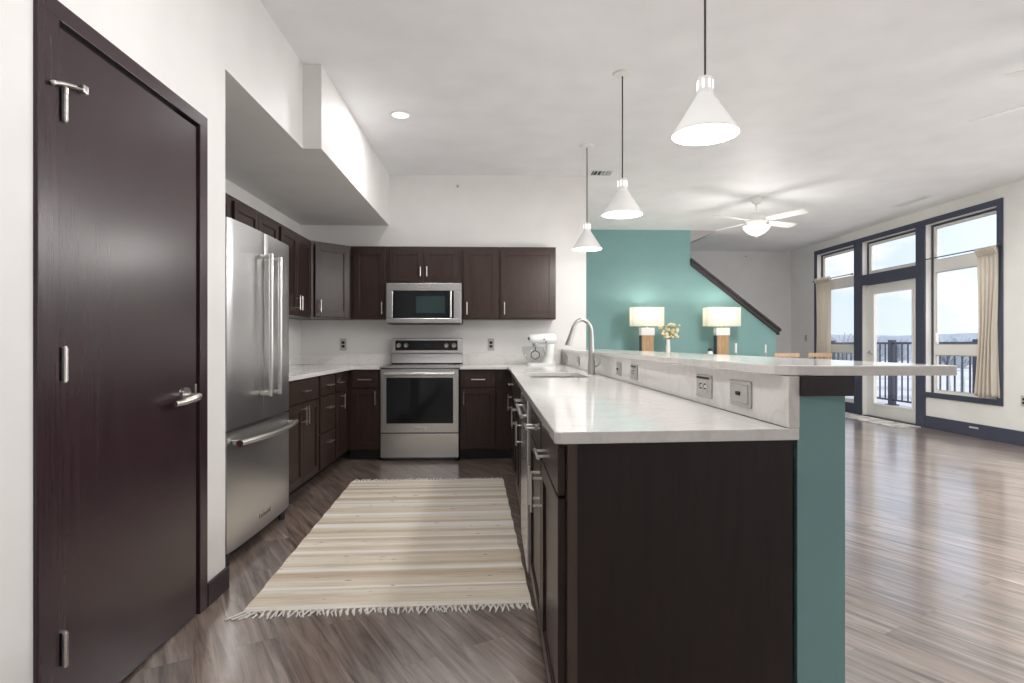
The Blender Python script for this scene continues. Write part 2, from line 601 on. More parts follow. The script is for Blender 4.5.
# near left wall with the door opening
b = B()
b.box(XL - 0.13, XL, Y0, 1.70, 0, ZC)
b.box(XL - 0.13, XL, 2.575, YA, 0, ZC)
b.box(XL - 0.13, XL, 1.70, 2.575, 2.055, ZC)
b.box(XK - 0.12, XL - 0.13, YA - 0.13, YA, 0, ZC)
struct('wall_left', b, 'wall_paint')
b = B(); b.box(XK - 0.15, XK, YA, YK, 0, ZC)
struct('wall_kitchen_left', b, 'wall_paint')
b = B()
b.box(XK - 0.15, 1.01, YK, YK + 0.13, 0, ZC)
b.box(0.88, 1.01, YK + 0.13, YT, 0, ZC)
struct('wall_back', b, 'wall_paint')
b = B()
b.prism([(XK, YA), (XL, YA), (XL, 3.94), (-1.115, 3.94), (-1.115, YK), (XK, YK)], 2.40, ZC - 0.0005)
struct('trim_soffit', b, 'wall_paint')
# teal stair wall
b = B()
b.prism([(1.01, 0), (4.55, 0), (4.55, 1.33), (3.155, 2.415), (3.155, ZC), (1.01, ZC)], YT, YT + 0.13, 'xz')
struct('wall_teal', b, 'teal_paint')
b = B()
b.prism([(3.155, 2.385), (4.58, 1.278), (4.58, 1.368), (3.155, 2.475)], YT - 0.05, YT + 0.17, 'xz')
b.prism([(3.155, 2.455), (4.60, 1.333), (4.60, 1.372), (3.155, 2.494)], YT - 0.07, YT + 0.19, 'xz')
struct('trim_stair_cap', b, 'espresso_trim')
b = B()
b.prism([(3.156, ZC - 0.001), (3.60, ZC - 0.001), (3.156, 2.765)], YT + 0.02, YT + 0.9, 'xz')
struct('trim_stair_bulkhead', b, 'shaded_wall_paint')  # underside shade put into the wedge's darker colour
b = B(); b.box(XL - 0.13, XR + 0.16, Y0 - 0.13, Y0, 0, ZC)
struct('wall_front', b, 'wall_paint')
b = B(); b.box(1.01, XR + 0.16, YB, YB + 0.13, 0, ZC)
struct('wall_living_back', b, 'wall_paint')

# right wall with three openings (window, balcony door with transom, window)
b = B()
T = 0.14
b.box(XR, XR + T, 5.75, 6.775, 0, ZC)
b.box(XR, XR + T, Y0, 5.75, 2.82, ZC)
b.box(XR, XR + T, Y0, -2.2, 0, 2.82)
b.box(XR, XR + T, 6.775, 10.65, 2.735, ZC)
b.box(XR, XR + T, 10.65, YB, 0, ZC)
b.box(XR, XR + T, 6.775, 7.93, 0, 0.455)
b.box(XR, XR + T, 7.93, 8.10, 0, 2.735)
b.box(XR, XR + T, 9.325, 9.52, 0, 2.735)
b.box(XR, XR + T, 9.52, 10.65, 0, 0.15)
struct('wall_right', b, 'white_frame')

# dark casing around the whole window wall
b = B()
c0 = XR - 0.018
b.box(c0, XR, 6.695, 10.727, 2.735, 2.81, 0.003)
b.box(c0, XR, 6.695, 6.775, 0.415, 2.735, 0.003)
b.box(c0, XR, 6.775, 7.93, 0.415, 0.485, 0.003)
b.box(c0 - 0.004, XR, 7.93, 8.102, 0.0, 2.735, 0.003)
b.box(c0 - 0.004, XR, 9.322, 9.52, 0.0, 2.735, 0.003)
b.box(c0, XR, 8.102, 9.322, 2.055, 2.215, 0.003)
b.box(c0, XR, 10.65, 10.727, 0.0, 2.735, 0.003)
b.box(c0, XR, 9.52, 10.65, 0.0, 0.175, 0.003)
b.box(XR, XR + 0.13, 8.102, 9.322, 2.06, 2.21)
struct('trim_window_casing', b, 'trim_blue_grey')
b = B()
b.box(XR - 0.016, XR, 5.75, 7.93, 0, 0.165, 0.003)
b.box(XR - 0.016, XR, 10.73, YB, 0, 0.165, 0.003)
struct('baseboard_right', b, 'trim_blue_grey')
b = B()
b.box(1.02, XR - 0.02, YB - 0.014, YB, 0, 0.13, 0.003)
struct('baseboard_back', b, 'espresso_trim')
b = B()
b.box(1.02, 4.55, YT - 0.014, YT, 0, 0.13, 0.003)
struct('baseboard_teal', b, 'espresso_trim')
b = B()
b.box(XL, XL + 0.014, 2.617, YA + 0.014, 0, 0.10, 0.003)
b.box(XL, XL + 0.014, Y0, 1.650, 0, 0.10, 0.003)
b.box(XL - 0.4, XL, YA, YA + 0.014, 0, 0.10, 0.003)
struct('baseboard_left', b, 'espresso_trim')

def window_unit(name, y0, y1, z0, z1, rails, casement=None):
    """white framed unit set in its opening; rails = horizontal bars (z0, z1)"""
    f = B()
    xa, xb = XR + 0.085, XR + 0.135
    g = 0.004
    fr = 0.055
    f.box(xa, xb, y0 + g, y0 + fr, z0 + g, z1 - g, 0.004)
    f.box(xa, xb, y1 - fr, y1 - g, z0 + g, z1 - g, 0.004)
    f.box(xa, xb, y0 + fr, y1 - fr, z0 + g, z0 + fr, 0.004)
    f.box(xa, xb, y0 + fr, y1 - fr, z1 - fr, z1 - g, 0.004)
    for a, c in rails:
        f.box(xa - 0.008, xb, y0 + fr, y1 - fr, a, c, 0.004)
    o = f.build(name, 'white_frame', None, False, 'structure')
    cuts = [z0 + fr] + [v for r in rails for v in r] + [z1 - fr]
    for k in range(0, len(cuts), 2):
        p = B()
        p.box(xa + 0.022, xa + 0.028, y0 + fr, y1 - fr, cuts[k], cuts[k + 1])
        p.build('pane', 'window_glass', o)
        s = B()          # thin dark glazing bead round each pane
        for (ya, yb_, za, zb) in ((y0 + fr, y0 + fr + 0.01, cuts[k], cuts[k + 1]), (y1 - fr - 0.01, y1 - fr, cuts[k], cuts[k + 1]),
                                  (y0 + fr + 0.01, y1 - fr - 0.01, cuts[k], cuts[k] + 0.01), (y0 + fr + 0.01, y1 - fr - 0.01, cuts[k + 1] - 0.01, cuts[k + 1])):
            s.box(xa + 0.008, xa + 0.02, ya, yb_, za, zb)
        s.build('glazing_bead', 'plate_grey', o)
    # dark outer jamb strip between reveal and unit
    d = B()
    d.box(xa - 0.012, xa - 0.001, y1 - 0.03, y1 - 0.002, z0 + 0.01, z1 - 0.01)
    d.box(xa - 0.012, xa - 0.001, y0 + 0.03, y1 - 0.03, z1 - 0.028, z1 - 0.005)
    d.build('jamb_strip', 'trim_blue_grey', o)
    return o
w1 = window_unit('window_1', 6.775, 7.93, 0.455, 2.735, [(0.985, 1.12), (2.09, 2.25)])
w2 = window_unit('window_2', 8.102, 9.322, 2.215, 2.735, [])
w3 = window_unit('window_3', 9.52, 10.65, 0.15, 2.735, [(0.985, 1.12), (2.09, 2.25)])
b = B(); b.box(XR + 0.06, XR + 0.084, 7.83, 7.845, 1.16, 1.28, 0.004); b.build('latch', 'white_plastic', w1)

# unseen glazed front added beside and behind the camera, letting in fill light
b = B()
for y_ in (-2.2, 0.45, 3.10, 5.75):
    b.box(XR + 0.05, XR + 0.12, y_ - (0.0 if y_ < -2 else 0.06), y_ + (0.06 if y_ < -2 else 0.0), 0.06, 2.76)
b.box(XR + 0.05, XR + 0.12, -2.2, 5.75, 0.0, 0.06)
b.box(XR + 0.05, XR + 0.12, -2.2, 5.75, 2.76, 2.82)
w4 = struct('window_added_fill', b, 'trim_blue_grey')
for y_ in (-2.14, 0.45, 3.10):
    p = B(); p.box(XR + 0.082, XR + 0.088, y_, y_ + 2.59, 0.06, 2.76); p.build('pane', 'window_glass', w4)
# balcony door
f = B()
xa, xb = XR + 0.07, XR + 0.115
y0, y1, z0, z1 = 8.108, 9.316, 0.012, 2.055
f.box(xa, xb, y0, y0 + 0.17, z0, z1, 0.004)
f.box(xa, xb, y1 - 0.17, y1, z0, z1, 0.004)
f.box(xa, xb, y0 + 0.17, y1 - 0.17, z0, z0 + 0.19, 0.004)
f.box(xa, xb, y0 + 0.17, y1 - 0.17, z1 - 0.14, z1, 0.004)
bd = f.build('door_1', 'white_frame', None, False, 'structure')
p = B(); p.box(xa + 0.02, xa + 0.026, y0 + 0.17, y1 - 0.17, z0 + 0.19, z1 - 0.14); p.build('pane', 'window_glass', bd)
p = B()
for (ya, yb_, za, zb) in ((y0 + 0.155, y0 + 0.185, z0 + 0.18, z1 - 0.13), (y1 - 0.185, y1 - 0.155, z0 + 0.18, z1 - 0.13), (y0 + 0.185, y1 - 0.185, z0 + 0.18, z0 + 0.205), (y0 + 0.185, y1 - 0.185, z1 - 0.155, z1 - 0.13)):
    p.box(xa - 0.012, xa - 0.0005, ya, yb_, za, zb, 0.003)
p.build('glazing_frame', 'white_plastic', bd)
p = B()
p.cyl((xa - 0.001, y1 - 0.075, 1.0), (xa - 0.012, y1 - 0.075, 1.0), 0.03)
p.tube([(xa - 0.012, y1 - 0.075, 1.0), (xa - 0.045, y1 - 0.075, 1.0), (xa - 0.05, y1 - 0.10, 1.0), (xa - 0.05, y1 - 0.19, 1.0)], 0.010)
p.build('handle', 'brushed_nickel', bd, True)
p = B(); p.box(XR + 0.0, XR + 0.13, 8.108, 9.316, 0.0005, 0.011); struct('trim_threshold', p, 'dark_metal')

# dark flush door on the left with its frame
b = B()
g = XL + 0.012
b.box(XL - 0.10, g, 1.652, 1.735, 0, 2.052, 0.003)
b.box(XL - 0.10, g, 2.548, 2.615, 0, 2.052, 0.003)
b.box(XL - 0.10, g, 1.652, 2.615, 2.045, 2.098, 0.003)
struct('trim_door_frame', b, 'espresso_door')
b = B(); b.box(XL - 0.040, XL + 0.004, 1.7415, 2.531, 0.010, 2.030, 0.002)
pd = struct('door_2', b, 'espresso_door')
def hinge(z, parent):
    h = B()
    yy, xx = 1.746, XL + 0.019
    for k in range(5):
        h.cyl((xx, yy, z - 0.0475 + k * 0.019), (xx, yy, z - 0.0475 + k * 0.019 + 0.0178), 0.0078, 14)
    h.cyl((xx, yy, z - 0.051), (xx, yy, z + 0.052), 0.0052, 10)
    h.box(XL + 0.0042, XL + 0.0125, 1.743, 1.760, z - 0.0475, z + 0.0475)
    return h.build('hinge', 'brushed_nickel', parent, True)
for z in (1.812, 1.072, 0.262):
    hh = hinge(z, pd)
    if z > 1.5:
        s = B()                # hinge-pin door stop: arm, rod, bumper
        xx, yy = XL + 0.022, 1.746
        s.tube([(xx, yy - 0.050, z + 0.040), (xx + 0.004, yy - 0.02, z + 0.050), (xx + 0.002, yy + 0.035, z + 0.064)], 0.0062, 10)
        s.sph((xx, yy - 0.050, z + 0.040), 0.0085)
        s.tube([(xx + 0.002, yy + 0.02, z + 0.058), (xx - 0.004, yy + 0.075, z + 0.074)], 0.0035, 8)
        s.box(xx - 0.012, xx + 0.002, yy + 0.070, yy + 0.094, z + 0.064, z + 0.088, 0.003)
        s.build('door_stop', 'brushed_nickel', hh, True)
s = B()
ly, lz = 2.440, 0.922
s.cyl((XL + 0.0045, ly, lz), (XL + 0.013, ly, lz), 0.034, 28)
s.cyl((XL + 0.013, ly, lz), (XL + 0.055, ly, lz), 0.012, 16)
s.tube([(XL + 0.050, ly + 0.017, lz - 0.002), (XL + 0.054, ly, lz - 0.003), (XL + 0.056, ly - 0.05, lz - 0.008), (XL + 0.050, ly - 0.11, lz - 0.016), (XL + 0.040, ly - 0.14, lz - 0.018)], [0.013, 0.015, 0.0135, 0.011, 0.010], 14)
s.build('handle', 'brushed_nickel', pd, True)
s = B(); s.box(XL + 0.0042, XL + 0.0075, 2.516, 2.530, 0.89, 0.965, 0.001, 1); s.build('latch_plate', 'brushed_nickel', pd)

# ------------------------------------------------------------------ bar half wall
b = B(); b.box(0.786, 0.911, 1.525, YK - 0.001, 0, 1.047)
struct('wall_bar', b, 'teal_paint')
b = B(); b.box(0.9115, 0.925, 1.525, YK - 0.01, 0, 0.10, 0.003)
struct('baseboard_bar', b, 'espresso_trim')

# ------------------------------------------------------------------ cabinets
def pull(parent, cx, cz, y, L=0.13, vert=False):
    h = B()
    s_ = 0.036
    dx, dz = (0, L / 2) if vert else (L / 2, 0)
    h.cyl((cx - dx, y - s_, cz - dz), (cx + dx, y - s_, cz + dz), 0.0052, 12)
    for k in (-0.68, 0.68):
        h.cyl((cx + k * dx, y - 0.0005, cz + k * dz), (cx + k * dx, y - s_, cz + k * dz), 0.0044, 10)
    return h.build('handle', 'brushed_nickel', parent, True)
def shaker(parent, x0, x1, z0, z1, mat='espresso', y=-0.001, t=0.021, w=0.057):
    d = B()
    d.box(x0, x0 + w, y - t, y, z0, z1, 0.0015, 1)
    d.box(x1 - w, x1, y - t, y, z0, z1, 0.0015, 1)
    d.box(x0 + w, x1 - w, y - t, y, z0, z0 + w, 0.0015, 1)
    d.box(x0 + w, x1 - w, y - t, y, z1 - w, z1, 0.0015, 1)
    d.box(x0 + w - 0.002, x1 - w + 0.002, y - t + 0.010, y, z0 + w - 0.002, z1 - w + 0.002)
    bd_ = 0.006
    for (a, c, e0, e1) in ((x0 + w, x0 + w + bd_, z0 + w, z1 - w), (x1 - w - bd_, x1 - w, z0 + w, z1 - w), (x0 + w, x1 - w, z0 + w, z0 + w + bd_), (x0 + w, x1 - w, z1 - w - bd_, z1 - w)):
        d.box(a, c, y - t + 0.005, y - 0.004, e0, e1)
    return d.build('door', mat, parent)
def slab_front(parent, x0, x1, z0, z1, mat='espresso', y=-0.001, t=0.021):
    d = B(); d.box(x0, x1, y - t, y, z0, z1, 0.003, 2)
    return d.build('drawer', mat, parent)
FY = -0.022
def base_cabinet(label, loc, rz, w, fronts, depth=0.565, hollow=False, toe=0.085, toe_back=0.07):
    t = thing('base_cabinet', label, 'cabinet', loc, rz, 'dark base cabinets under the worktops')
    c = B()
    if hollow:
        c.box(0, 0.018, 0, depth, 0.10, 0.883)
        c.box(w - 0.018, w, 0, depth, 0.10, 0.883)
        c.box(0.018, w - 0.018, 0, depth, 0.10, 0.118)
        c.box(0.018, w - 0.018, depth - 0.012, depth, 0.118, 0.60)
        c.box(0.018, w - 0.018, 0, 0.018, 0.69, 0.883)
    else:
        c.box(0, w, 0, depth, 0.10, 0.883)
    c.build('carcass', 'espresso', t)
    k = B(); k.box(0, w, toe_back, depth - 0.02, 0, 0.0995)
    k.build('toe_kick', 'toe_dark', t)
    for f_ in fronts:
        if f_[0] == 'd':           # drawer (x0, x1, z0, z1)
            o = slab_front(t, *f_[1:5])
            if len(f_) > 5:
                pull(o, (f_[1] + f_[2]) / 2, f_[5], FY, 0.135)
        else:                      # door (x0,x1,z0,z1, handle x)
            o = shaker(t, *f_[1:5])
            if f_[5] is not None:
                pull(o, f_[5], f_[6] if len(f_) > 6 else 0.61, FY, 0.135, True)
    return t
DZ0, DZ1, RZ0, RZ1 = 0.115, 0.698, 0.706, 0.868
HZ = 0.787
# left run, fronts look towards +X
bx = -1.405
base_cabinet('dark base cabinet beside the fridge, one wide drawer over two doors', (bx, 4.00, 0), R(90), 0.835,
             [('d', 0.03, 0.81, RZ0, RZ1, HZ), ('o', 0.03, 0.418, DZ0, DZ1, 0.388), ('o', 0.422, 0.81, DZ0, DZ1, 0.452)], 0.63, toe_back=0.11)
base_cabinet('dark base cabinet with a stack of three drawers', (bx, 4.838, 0), R(90), 0.485,
             [('d', 0.02, 0.465, RZ0, RZ1, HZ), ('d', 0.02, 0.465, 0.405, 0.698, 0.60), ('d', 0.02, 0.465, DZ0, 0.397, 0.315)], 0.63, toe_back=0.11)
base_cabinet('narrow dark base cabinet in the kitchen corner, drawer over one slim door', (bx, 5.326, 0), R(90), 0.53,
             [('d', 0.012, 0.215, RZ0, RZ1, HZ), ('o', 0.012, 0.215, DZ0, DZ1, 0.19)], 0.63, toe_back=0.11)
# back run, fronts look towards the room
base_cabinet('dark base cabinet between the corner and the stove, drawer over door', (-1.402, 5.862, 0), 0, 0.310,
             [('d', 0.035, 0.302, RZ0, RZ1, HZ), ('o', 0.035, 0.302, DZ0, DZ1, 0.268)], 0.60)
base_cabinet('dark base cabinet between the stove and the peninsula, drawer over door', (-0.322, 5.862, 0), 0, 0.505,
             [('d', 0.012, 0.345, RZ0, RZ1, HZ), ('o', 0.012, 0.345, DZ0, DZ1, 0.040)], 0.60)
# peninsula, fronts look towards -X; local x runs towards the camera
px_ = 0.187
def pen(label, ya, yb_, fronts, **k):
    return base_cabinet(label, (px_, yb_, 0), R(-90), yb_ - ya, fronts, 0.566, **k)
pen('dark peninsula cabinet nearest the inner corner, drawer over door', 4.566, 5.20,
    [('d', 0.05, 0.62, 0.742, RZ1, 0.803), ('o', 0.05, 0.62, DZ0, 0.735, 0.09, 0.632)])
pen('dark sink cabinet with two doors below the faucet', 3.664, 4.562,
    [('d', 0.01, 0.89, 0.742, RZ1), ('o', 0.01, 0.448, DZ0, 0.735, 0.41, 0.632), ('o', 0.452, 0.89, DZ0, 0.735, 0.49, 0.632)], hollow=True)
pen('slim dark peninsula cabinet between dishwasher and sink cabinet', 3.288, 3.660,
    [('d', 0.01, 0.362, 0.742, RZ1, 0.803), ('o', 0.01, 0.362, DZ0, 0.735, 0.33, 0.632)])
pen('dark peninsula cabinet between the dishwasher and the end cabinet', 2.064, 2.676,
    [('d', 0.01, 0.60, 0.742, RZ1, 0.803), ('o', 0.01, 0.60, DZ0, 0.735, 0.565, 0.632)])
endc = pen('dark end cabinet of the peninsula with a plain finished side panel', 1.540, 2.060,
    [('d', 0.01, 0.535, 0.742, RZ1, 0.803), ('o', 0.01, 0.535, DZ0, 0.735, 0.045, 0.632)])
# finished end panel of that cabinet: world coords -> local of the rotated empty: x = yb - Y, y = X - px_
def loc_(X, Y): return (2.060 - Y, X - px_)
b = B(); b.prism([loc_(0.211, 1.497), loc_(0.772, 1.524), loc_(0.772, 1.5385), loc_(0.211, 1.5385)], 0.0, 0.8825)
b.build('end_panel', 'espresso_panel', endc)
b = B(); b.box(2.06 - 1.5385, 2.06 - 1.494, 0.0, 0.0235, 0.0, 0.8825, 0.002)
b.build('filler_strip', 'filler_brown', endc)

# dishwasher
dw = thing('dishwasher', 'stainless dishwasher set into the peninsula with bar handle', 'dishwasher', (px_, 3.284, 0), R(-90))
b = B(); b.box(0.002, 0.602, 0.004, 0.55, 0.0, 0.875); b.build('body', 'black_plastic', dw)
b = B(); b.box(0.002, 0.602, -0.034, 0.003, 0.105, 0.872, 0.004); dd = b.build('door', 'stainless', dw)
b = B(); b.cyl((0.04, -0.058, 0.80), (0.564, -0.058, 0.80), 0.009, 16)
for x in (0.07, 0.534): b.cyl((x, -0.034, 0.80), (x, -0.058, 0.80), 0.007)
b.build('handle', 'satin_steel', dd, True)

# wall cabinets
def wall_cabinet(label, loc, rz, w, z0, z1, doors, depth=0.305):
    t = thing('wall_cabinet', label, 'cabinet', loc, rz, 'dark wall cabinets of the kitchen')
    c = B(); c.box(0, w, 0, depth, z0, z1); c.build('carcass', 'espresso', t)
    for x0, x1, hx in doors:
        o = shaker(t, x0, x1, z0 + 0.012, z1 - 0.030)
        if hx is not None:
            hl = 0.10 if z1 - z0 < 0.5 else 0.125
            pull(o, hx, z0 + (0.115 if z1 - z0 < 0.5 else 0.11), FY, hl, True)
    return t
ZU0, ZU1 = 1.385, 2.128
ub = 6.172
wall_cabinet('dark wall cabinet between corner cabinet and microwave', (-1.446, ub, 0), 0, 0.354, ZU0, ZU1, [(0.03, 0.348, 0.318)])
wall_cabinet('short dark wall cabinet with two doors above the microwave', (-1.090, ub, 0), 0, 0.768, 1.752, ZU1, [(0.035, 0.380, 0.352), (0.388, 0.735, 0.418)])
wall_cabinet('dark wall cabinet with a narrow door beside the microwave', (-0.320, ub, 0), 0, 0.385, ZU0, ZU1, [(0.022, 0.372, 0.055)])
wall_cabinet('last dark wall cabinet, wide door, at the open end above the stand mixer', (0.067, ub, 0), 0, 0.580, ZU0, ZU1, [(0.018, 0.568, 0.05)])
ul = -1.762
wall_cabinet('short dark wall cabinet above the fridge', (ul, 3.05, 0), R(90), 1.02, 1.84, ZU1, [(0.03, 0.505, None), (0.51, 0.985, None)], 0.28)
wall_cabinet('dark two door wall cabinet just past the fridge', (ul, 4.075, 0), R(90), 0.885, ZU0, ZU1, [(0.03, 0.437, 0.41), (0.443, 0.855, 0.47)], 0.28)
wall_cabinet('dark two door wall cabinet next to the angled corner cabinet', (ul, 4.965, 0), R(90), 0.868, ZU0, ZU1, [(0.03, 0.43, 0.40), (0.436, 0.838, 0.466)], 0.28)
# angled corner cabinet
cc = thing('corner_cabinet', 'angled dark corner wall cabinet with one door facing the room', 'cabinet', (ul, 5.838, 0), R(45), 'dark wall cabinets of the kitchen')
L_ = math.hypot(-1.449 - ul, 6.172 - 5.838)
ang = math.atan2(6.172 - 5.838, -1.449 - ul)
cc.rotation_euler = (0, 0, ang)
def to_l(X, Y):
    dx, dy = X - ul, Y - 5.838
    return (dx * math.cos(-ang) - dy * math.sin(-ang), dx * math.sin(-ang) + dy * math.cos(-ang))
b = B(); b.prism([to_l(*q) for q in ((ul, 5.838), (-1.449, 6.172), (-1.449, YK - 0.002), (XK + 0.002, YK - 0.002), (XK + 0.002, 5.838))], ZU0, ZU1)
b.build('carcass', 'espresso', cc)
o = shaker(cc, 0.045, L_ - 0.035, ZU0 + 0.012, ZU1 - 0.03)
pull(o, 0.085, ZU0 + 0.115, FY, 0.125, True)

# ------------------------------------------------------------------ worktops
def worktop(name, label, poly, holes=()):
    b_ = B(); b_.prism(poly, 0.884, 0.914, 'xy', holes)
    o_ = b_.build(name, 'quartz')
    return tag(o_, label, 'worktop')
wl = worktop('worktop', 'white quartz worktop on the cabinets between fridge and stove',
             [(XK + 0.001, 3.985), (-1.345, 3.985), (-1.345, 5.818), (-1.091, 5.818), (-1.091, YK - 0.001), (XK + 0.001, YK - 0.001)])
b = B(); b.box(XK + 0.001, XK + 0.021, 3.985, YK - 0.022, 0.9145, 1.02, 0.002); b.box(XK + 0.001, -1.091, YK - 0.021, YK - 0.001, 0.9145, 1.02, 0.002)
b.build('upstand', 'quartz', wl)
def rrect(x0, x1, y0, y1, r, n=6):
    pts = []
    for cx, cy, a0 in ((x1 - r, y1 - r, 0), (x0 + r, y1 - r, 90), (x0 + r, y0 + r, 180), (x1 - r, y0 + r, 270)):
        for k in range(n + 1):
            a = R(a0 + 90 * k / n)
            pts.append((cx + r * math.cos(a), cy + r * math.sin(a)))
    return pts
sink_hole = rrect(0.245, 0.635, 3.84, 4.52, 0.07)
wr = worktop('worktop', 'long white quartz worktop of the peninsula around the sink',
             [(-0.323, 5.818), (0.146, 5.818), (0.151, 1.478), (0.156, 1.468), (0.166, 1.4655), (0.7845, 1.512), (0.7845, 1.524), (0.756, 1.524), (0.756, YK - 0.001), (-0.323, YK - 0.001)], [sink_hole])
bv = wr.modifiers.new('edge', 'BEVEL'); bv.width = 0.003; bv.segments = 2; bv.limit_method = 'ANGLE'; bv.angle_limit = R(60)
b = B(); b.box(-0.323, 0.734, YK - 0.021, YK - 0.001, 0.9145, 1.02, 0.002); b.build('upstand', 'quartz', wr)
b = B(); b.box(0.757, 0.7855, 1.513, YK - 0.001, 0.9145, 1.047, 0.001, 1); b.build('backsplash', 'quartz', wr)

# raised bar top
ov = [(0.735, YK - 0.002), (0.735, 1.63)]
for k in range(1, 9):
    a = R(180 + 90 * k / 8)
    ov.append((0.735 + 0.10 + 0.10 * math.cos(a), 1.60 + 0.10 * math.sin(a)))
ov += [(1.190, 1.500), (1.190, YK - 0.002)]
b = B(); b.prism(ov, 1.049, 1.075)
bt = tag(b.build('bar_top', 'quartz'), 'raised white quartz bar top on the teal half wall', 'bar top')
bv = bt.modifiers.new('edge', 'BEVEL'); bv.width = 0.003; bv.segments = 2; bv.limit_method = 'ANGLE'; bv.angle_limit = R(60)
b = B(); b.box(0.786, 0.924, 1.502, 1.524, 0.997, 1.0485, 0.002); b.box(0.9115, 0.926, 1.5245, YK - 0.01, 0.997, 1.0485)
b.build('support_rail', 'espresso_trim', bt)

# sink
sk = thing('sink', 'undermount stainless sink sunk into the peninsula worktop', 'sink', (0.44, 4.18, 0.7))
prof = rrect(-0.20, 0.20, -0.345, 0.345, 0.075)
b = B()
rings = []
for sc_, z in ((1.02, 0.183), (0.985, 0.183), (0.97, 0.06), (0.90, 0.02), (0.0, 0.018)):
    rings.append([b.bm.verts.new((x * sc_, y * sc_, z)) for x, y in prof] if sc_ else [b.bm.verts.new((0, 0, z))])
for a, c in zip(rings[:-1], rings[1:]):
    n = len(a)
    for k in range(n):
        if len(c) == 1:
            b.bm.faces.new((a[k], a[(k + 1) % n], c[0]))
        else:
            b.bm.faces.new((a[k], a[(k + 1) % n], c[(k + 1) % n], c[k]))
o = b.build('bowl', 'sink_steel', sk, True)
md = o.modifiers.new('shell', 'SOLIDIFY'); md.thickness = 0.002
b = B(); b.cyl((0, 0, 0.0195), (0, 0, 0.024), 0.045, 24); b.build('drain', 'chrome', sk, True)

# faucet
fx, fy = 0.697, 4.225
fa = thing('faucet', 'tall stainless gooseneck faucet standing behind the sink', 'faucet', (fx, fy, 0.9145))
b = B(); b.cyl((0, 0, 0), (0, 0, 0.006), 0.032, 28); b.cyl((0, 0, 0.006), (0, 0, 0.10), 0.026, 28); b.build('base', 'satin_steel', fa, True)
pts = [(0, 0, 0.10), (0, 0, 0.20), (0, 0, 0.285)]
rc = 0.068
for k in range(1, 13):
    a = math.pi * k / 12 * 0.90
    pts.append((-rc + rc * math.cos(a), 0, 0.285 + 1.5 * rc * math.sin(a)))
b = B(); b.tube(pts, [0.020, 0.018] + [0.0145] * (len(pts) - 2), 16); b.build('spout', 'satin_steel', fa, True)
e_ = Vector(pts[-1]); d_ = (Vector(pts[-1]) - Vector(pts[-2])).normalized()
b = B(); b.tube([e_ - d_ * 0.005, e_ + d_ * 0.04, e_ + d_ * 0.085, e_ + d_ * 0.118], [0.0155, 0.017, 0.021, 0.023], 18); b.build('spray_head', 'satin_steel', fa, True)
b = B(); b.tube([(0.024, 0, 0.06), (0.038, 0, 0.062), (0.055, -0.01, 0.085), (0.078, -0.015, 0.128)], [0.011, 0.009, 0.006, 0.006], 12); b.build('lever', 'satin_steel', fa, True)

# ------------------------------------------------------------------ fridge
fr = thing('refrigerator', 'tall stainless french door refrigerator with bottom freezer drawer', 'refrigerator', (0, 0, 0))
b = B(); b.box(-2.02, -1.378, 3.055, 3.962, 0.045, 1.748, 0.004); b.build('body', 'plate_grey', fr)
def arcx(y):           # gently bowed front
    u = (y - 3.5085) / 0.457
    return -1.316 - 0.012 * u * u
def front(name, ya, yb_, za, zb):
    pts_ = [(-1.375, ya), (-1.375, yb_)]
    r = 0.012
    n = 14
    ys = [yb_ - (yb_ - ya) * k / n for k in range(n + 1)]
    for k, y in enumerate(ys):
        x = arcx(y)
        if k == 0 or k == n:
            x -= r * 0.5
        pts_.append((x, y))
    bb = B(); bb.prism(pts_, za, zb)
    o_ = bb.build(name, 'stainless_fridge', fr, True)
    return o_
d1 = front('door', 3.050, 3.5055, 0.700, 1.768)
d2 = front('door', 3.5115, 3.967, 0.700, 1.768)
d3 = front('freezer_drawer', 3.050, 3.967, 0.075, 0.683)
def vhandle(parent, y):
    h = B()
    h.cyl((-1.255, y, 0.835), (-1.255, y, 1.640), 0.0125, 18)
    for z in (0.850, 1.625):
        h.box(arcx(y) + 0.001, -1.245, y - 0.011, y + 0.011, z - 0.011, z + 0.011, 0.004)
    h.build('handle', 'brushed_nickel', parent, True)
vhandle(d1, 3.438)
vhandle(d2, 3.582)
h = B()
pts = []
for k in range(13):
    u = -1 + 2 * k / 12
    pts.append((-1.232 - 0.045 * u * u, 3.5085 + 0.437 * u, 0.628))
h.tube(pts, 0.0145, 16)
for u in (-0.93, 0.93):
    y = 3.5085 + 0.437 * u
    h.box(arcx(y) + 0.001, -1.268, y - 0.012, y + 0.012, 0.616, 0.640, 0.004)
fh = h.build('handle', 'brushed_nickel', d3, True)
h = B(); h.cyl((-1.277, 3.0712, 0.628), (-1.277, 3.066, 0.628), 0.017, 20); h.build('end_ring', 'dark_metal', d3, True)
h = B(); h.cyl((-1.277, 3.0655, 0.628), (-1.277, 3.0635, 0.628), 0.010, 18); h.build('medallion', 'red_metal', d3, True)
b = B(); b.box(-1.3175, -1.3150, 3.38, 3.63, 0.136, 0.176, 0.001, 1); bdg = b.build('badge', 'brushed_nickel', d3)
lettering('KitchenAid', 'badge_lettering', 0.040, 'dark_metal', d3, (-1.3146, 3.505, 0.156), (R(90), 0, R(90)))
b = B(); b.box(-1.42, -1.385, 3.08, 3.94, 0.012, 0.070, 0.003); b.build('toe_grille', 'black_plastic', fr)
for y in (3.10, 3.92):
    b = B(); b.cyl((-1.365, y, 0), (-1.365, y, 0.0445), 0.022, 16); b.box(-1.40, -1.345, y - 0.025, y + 0.025, 0.045, 0.07, 0.004); b.build('foot', 'dark_metal', fr)

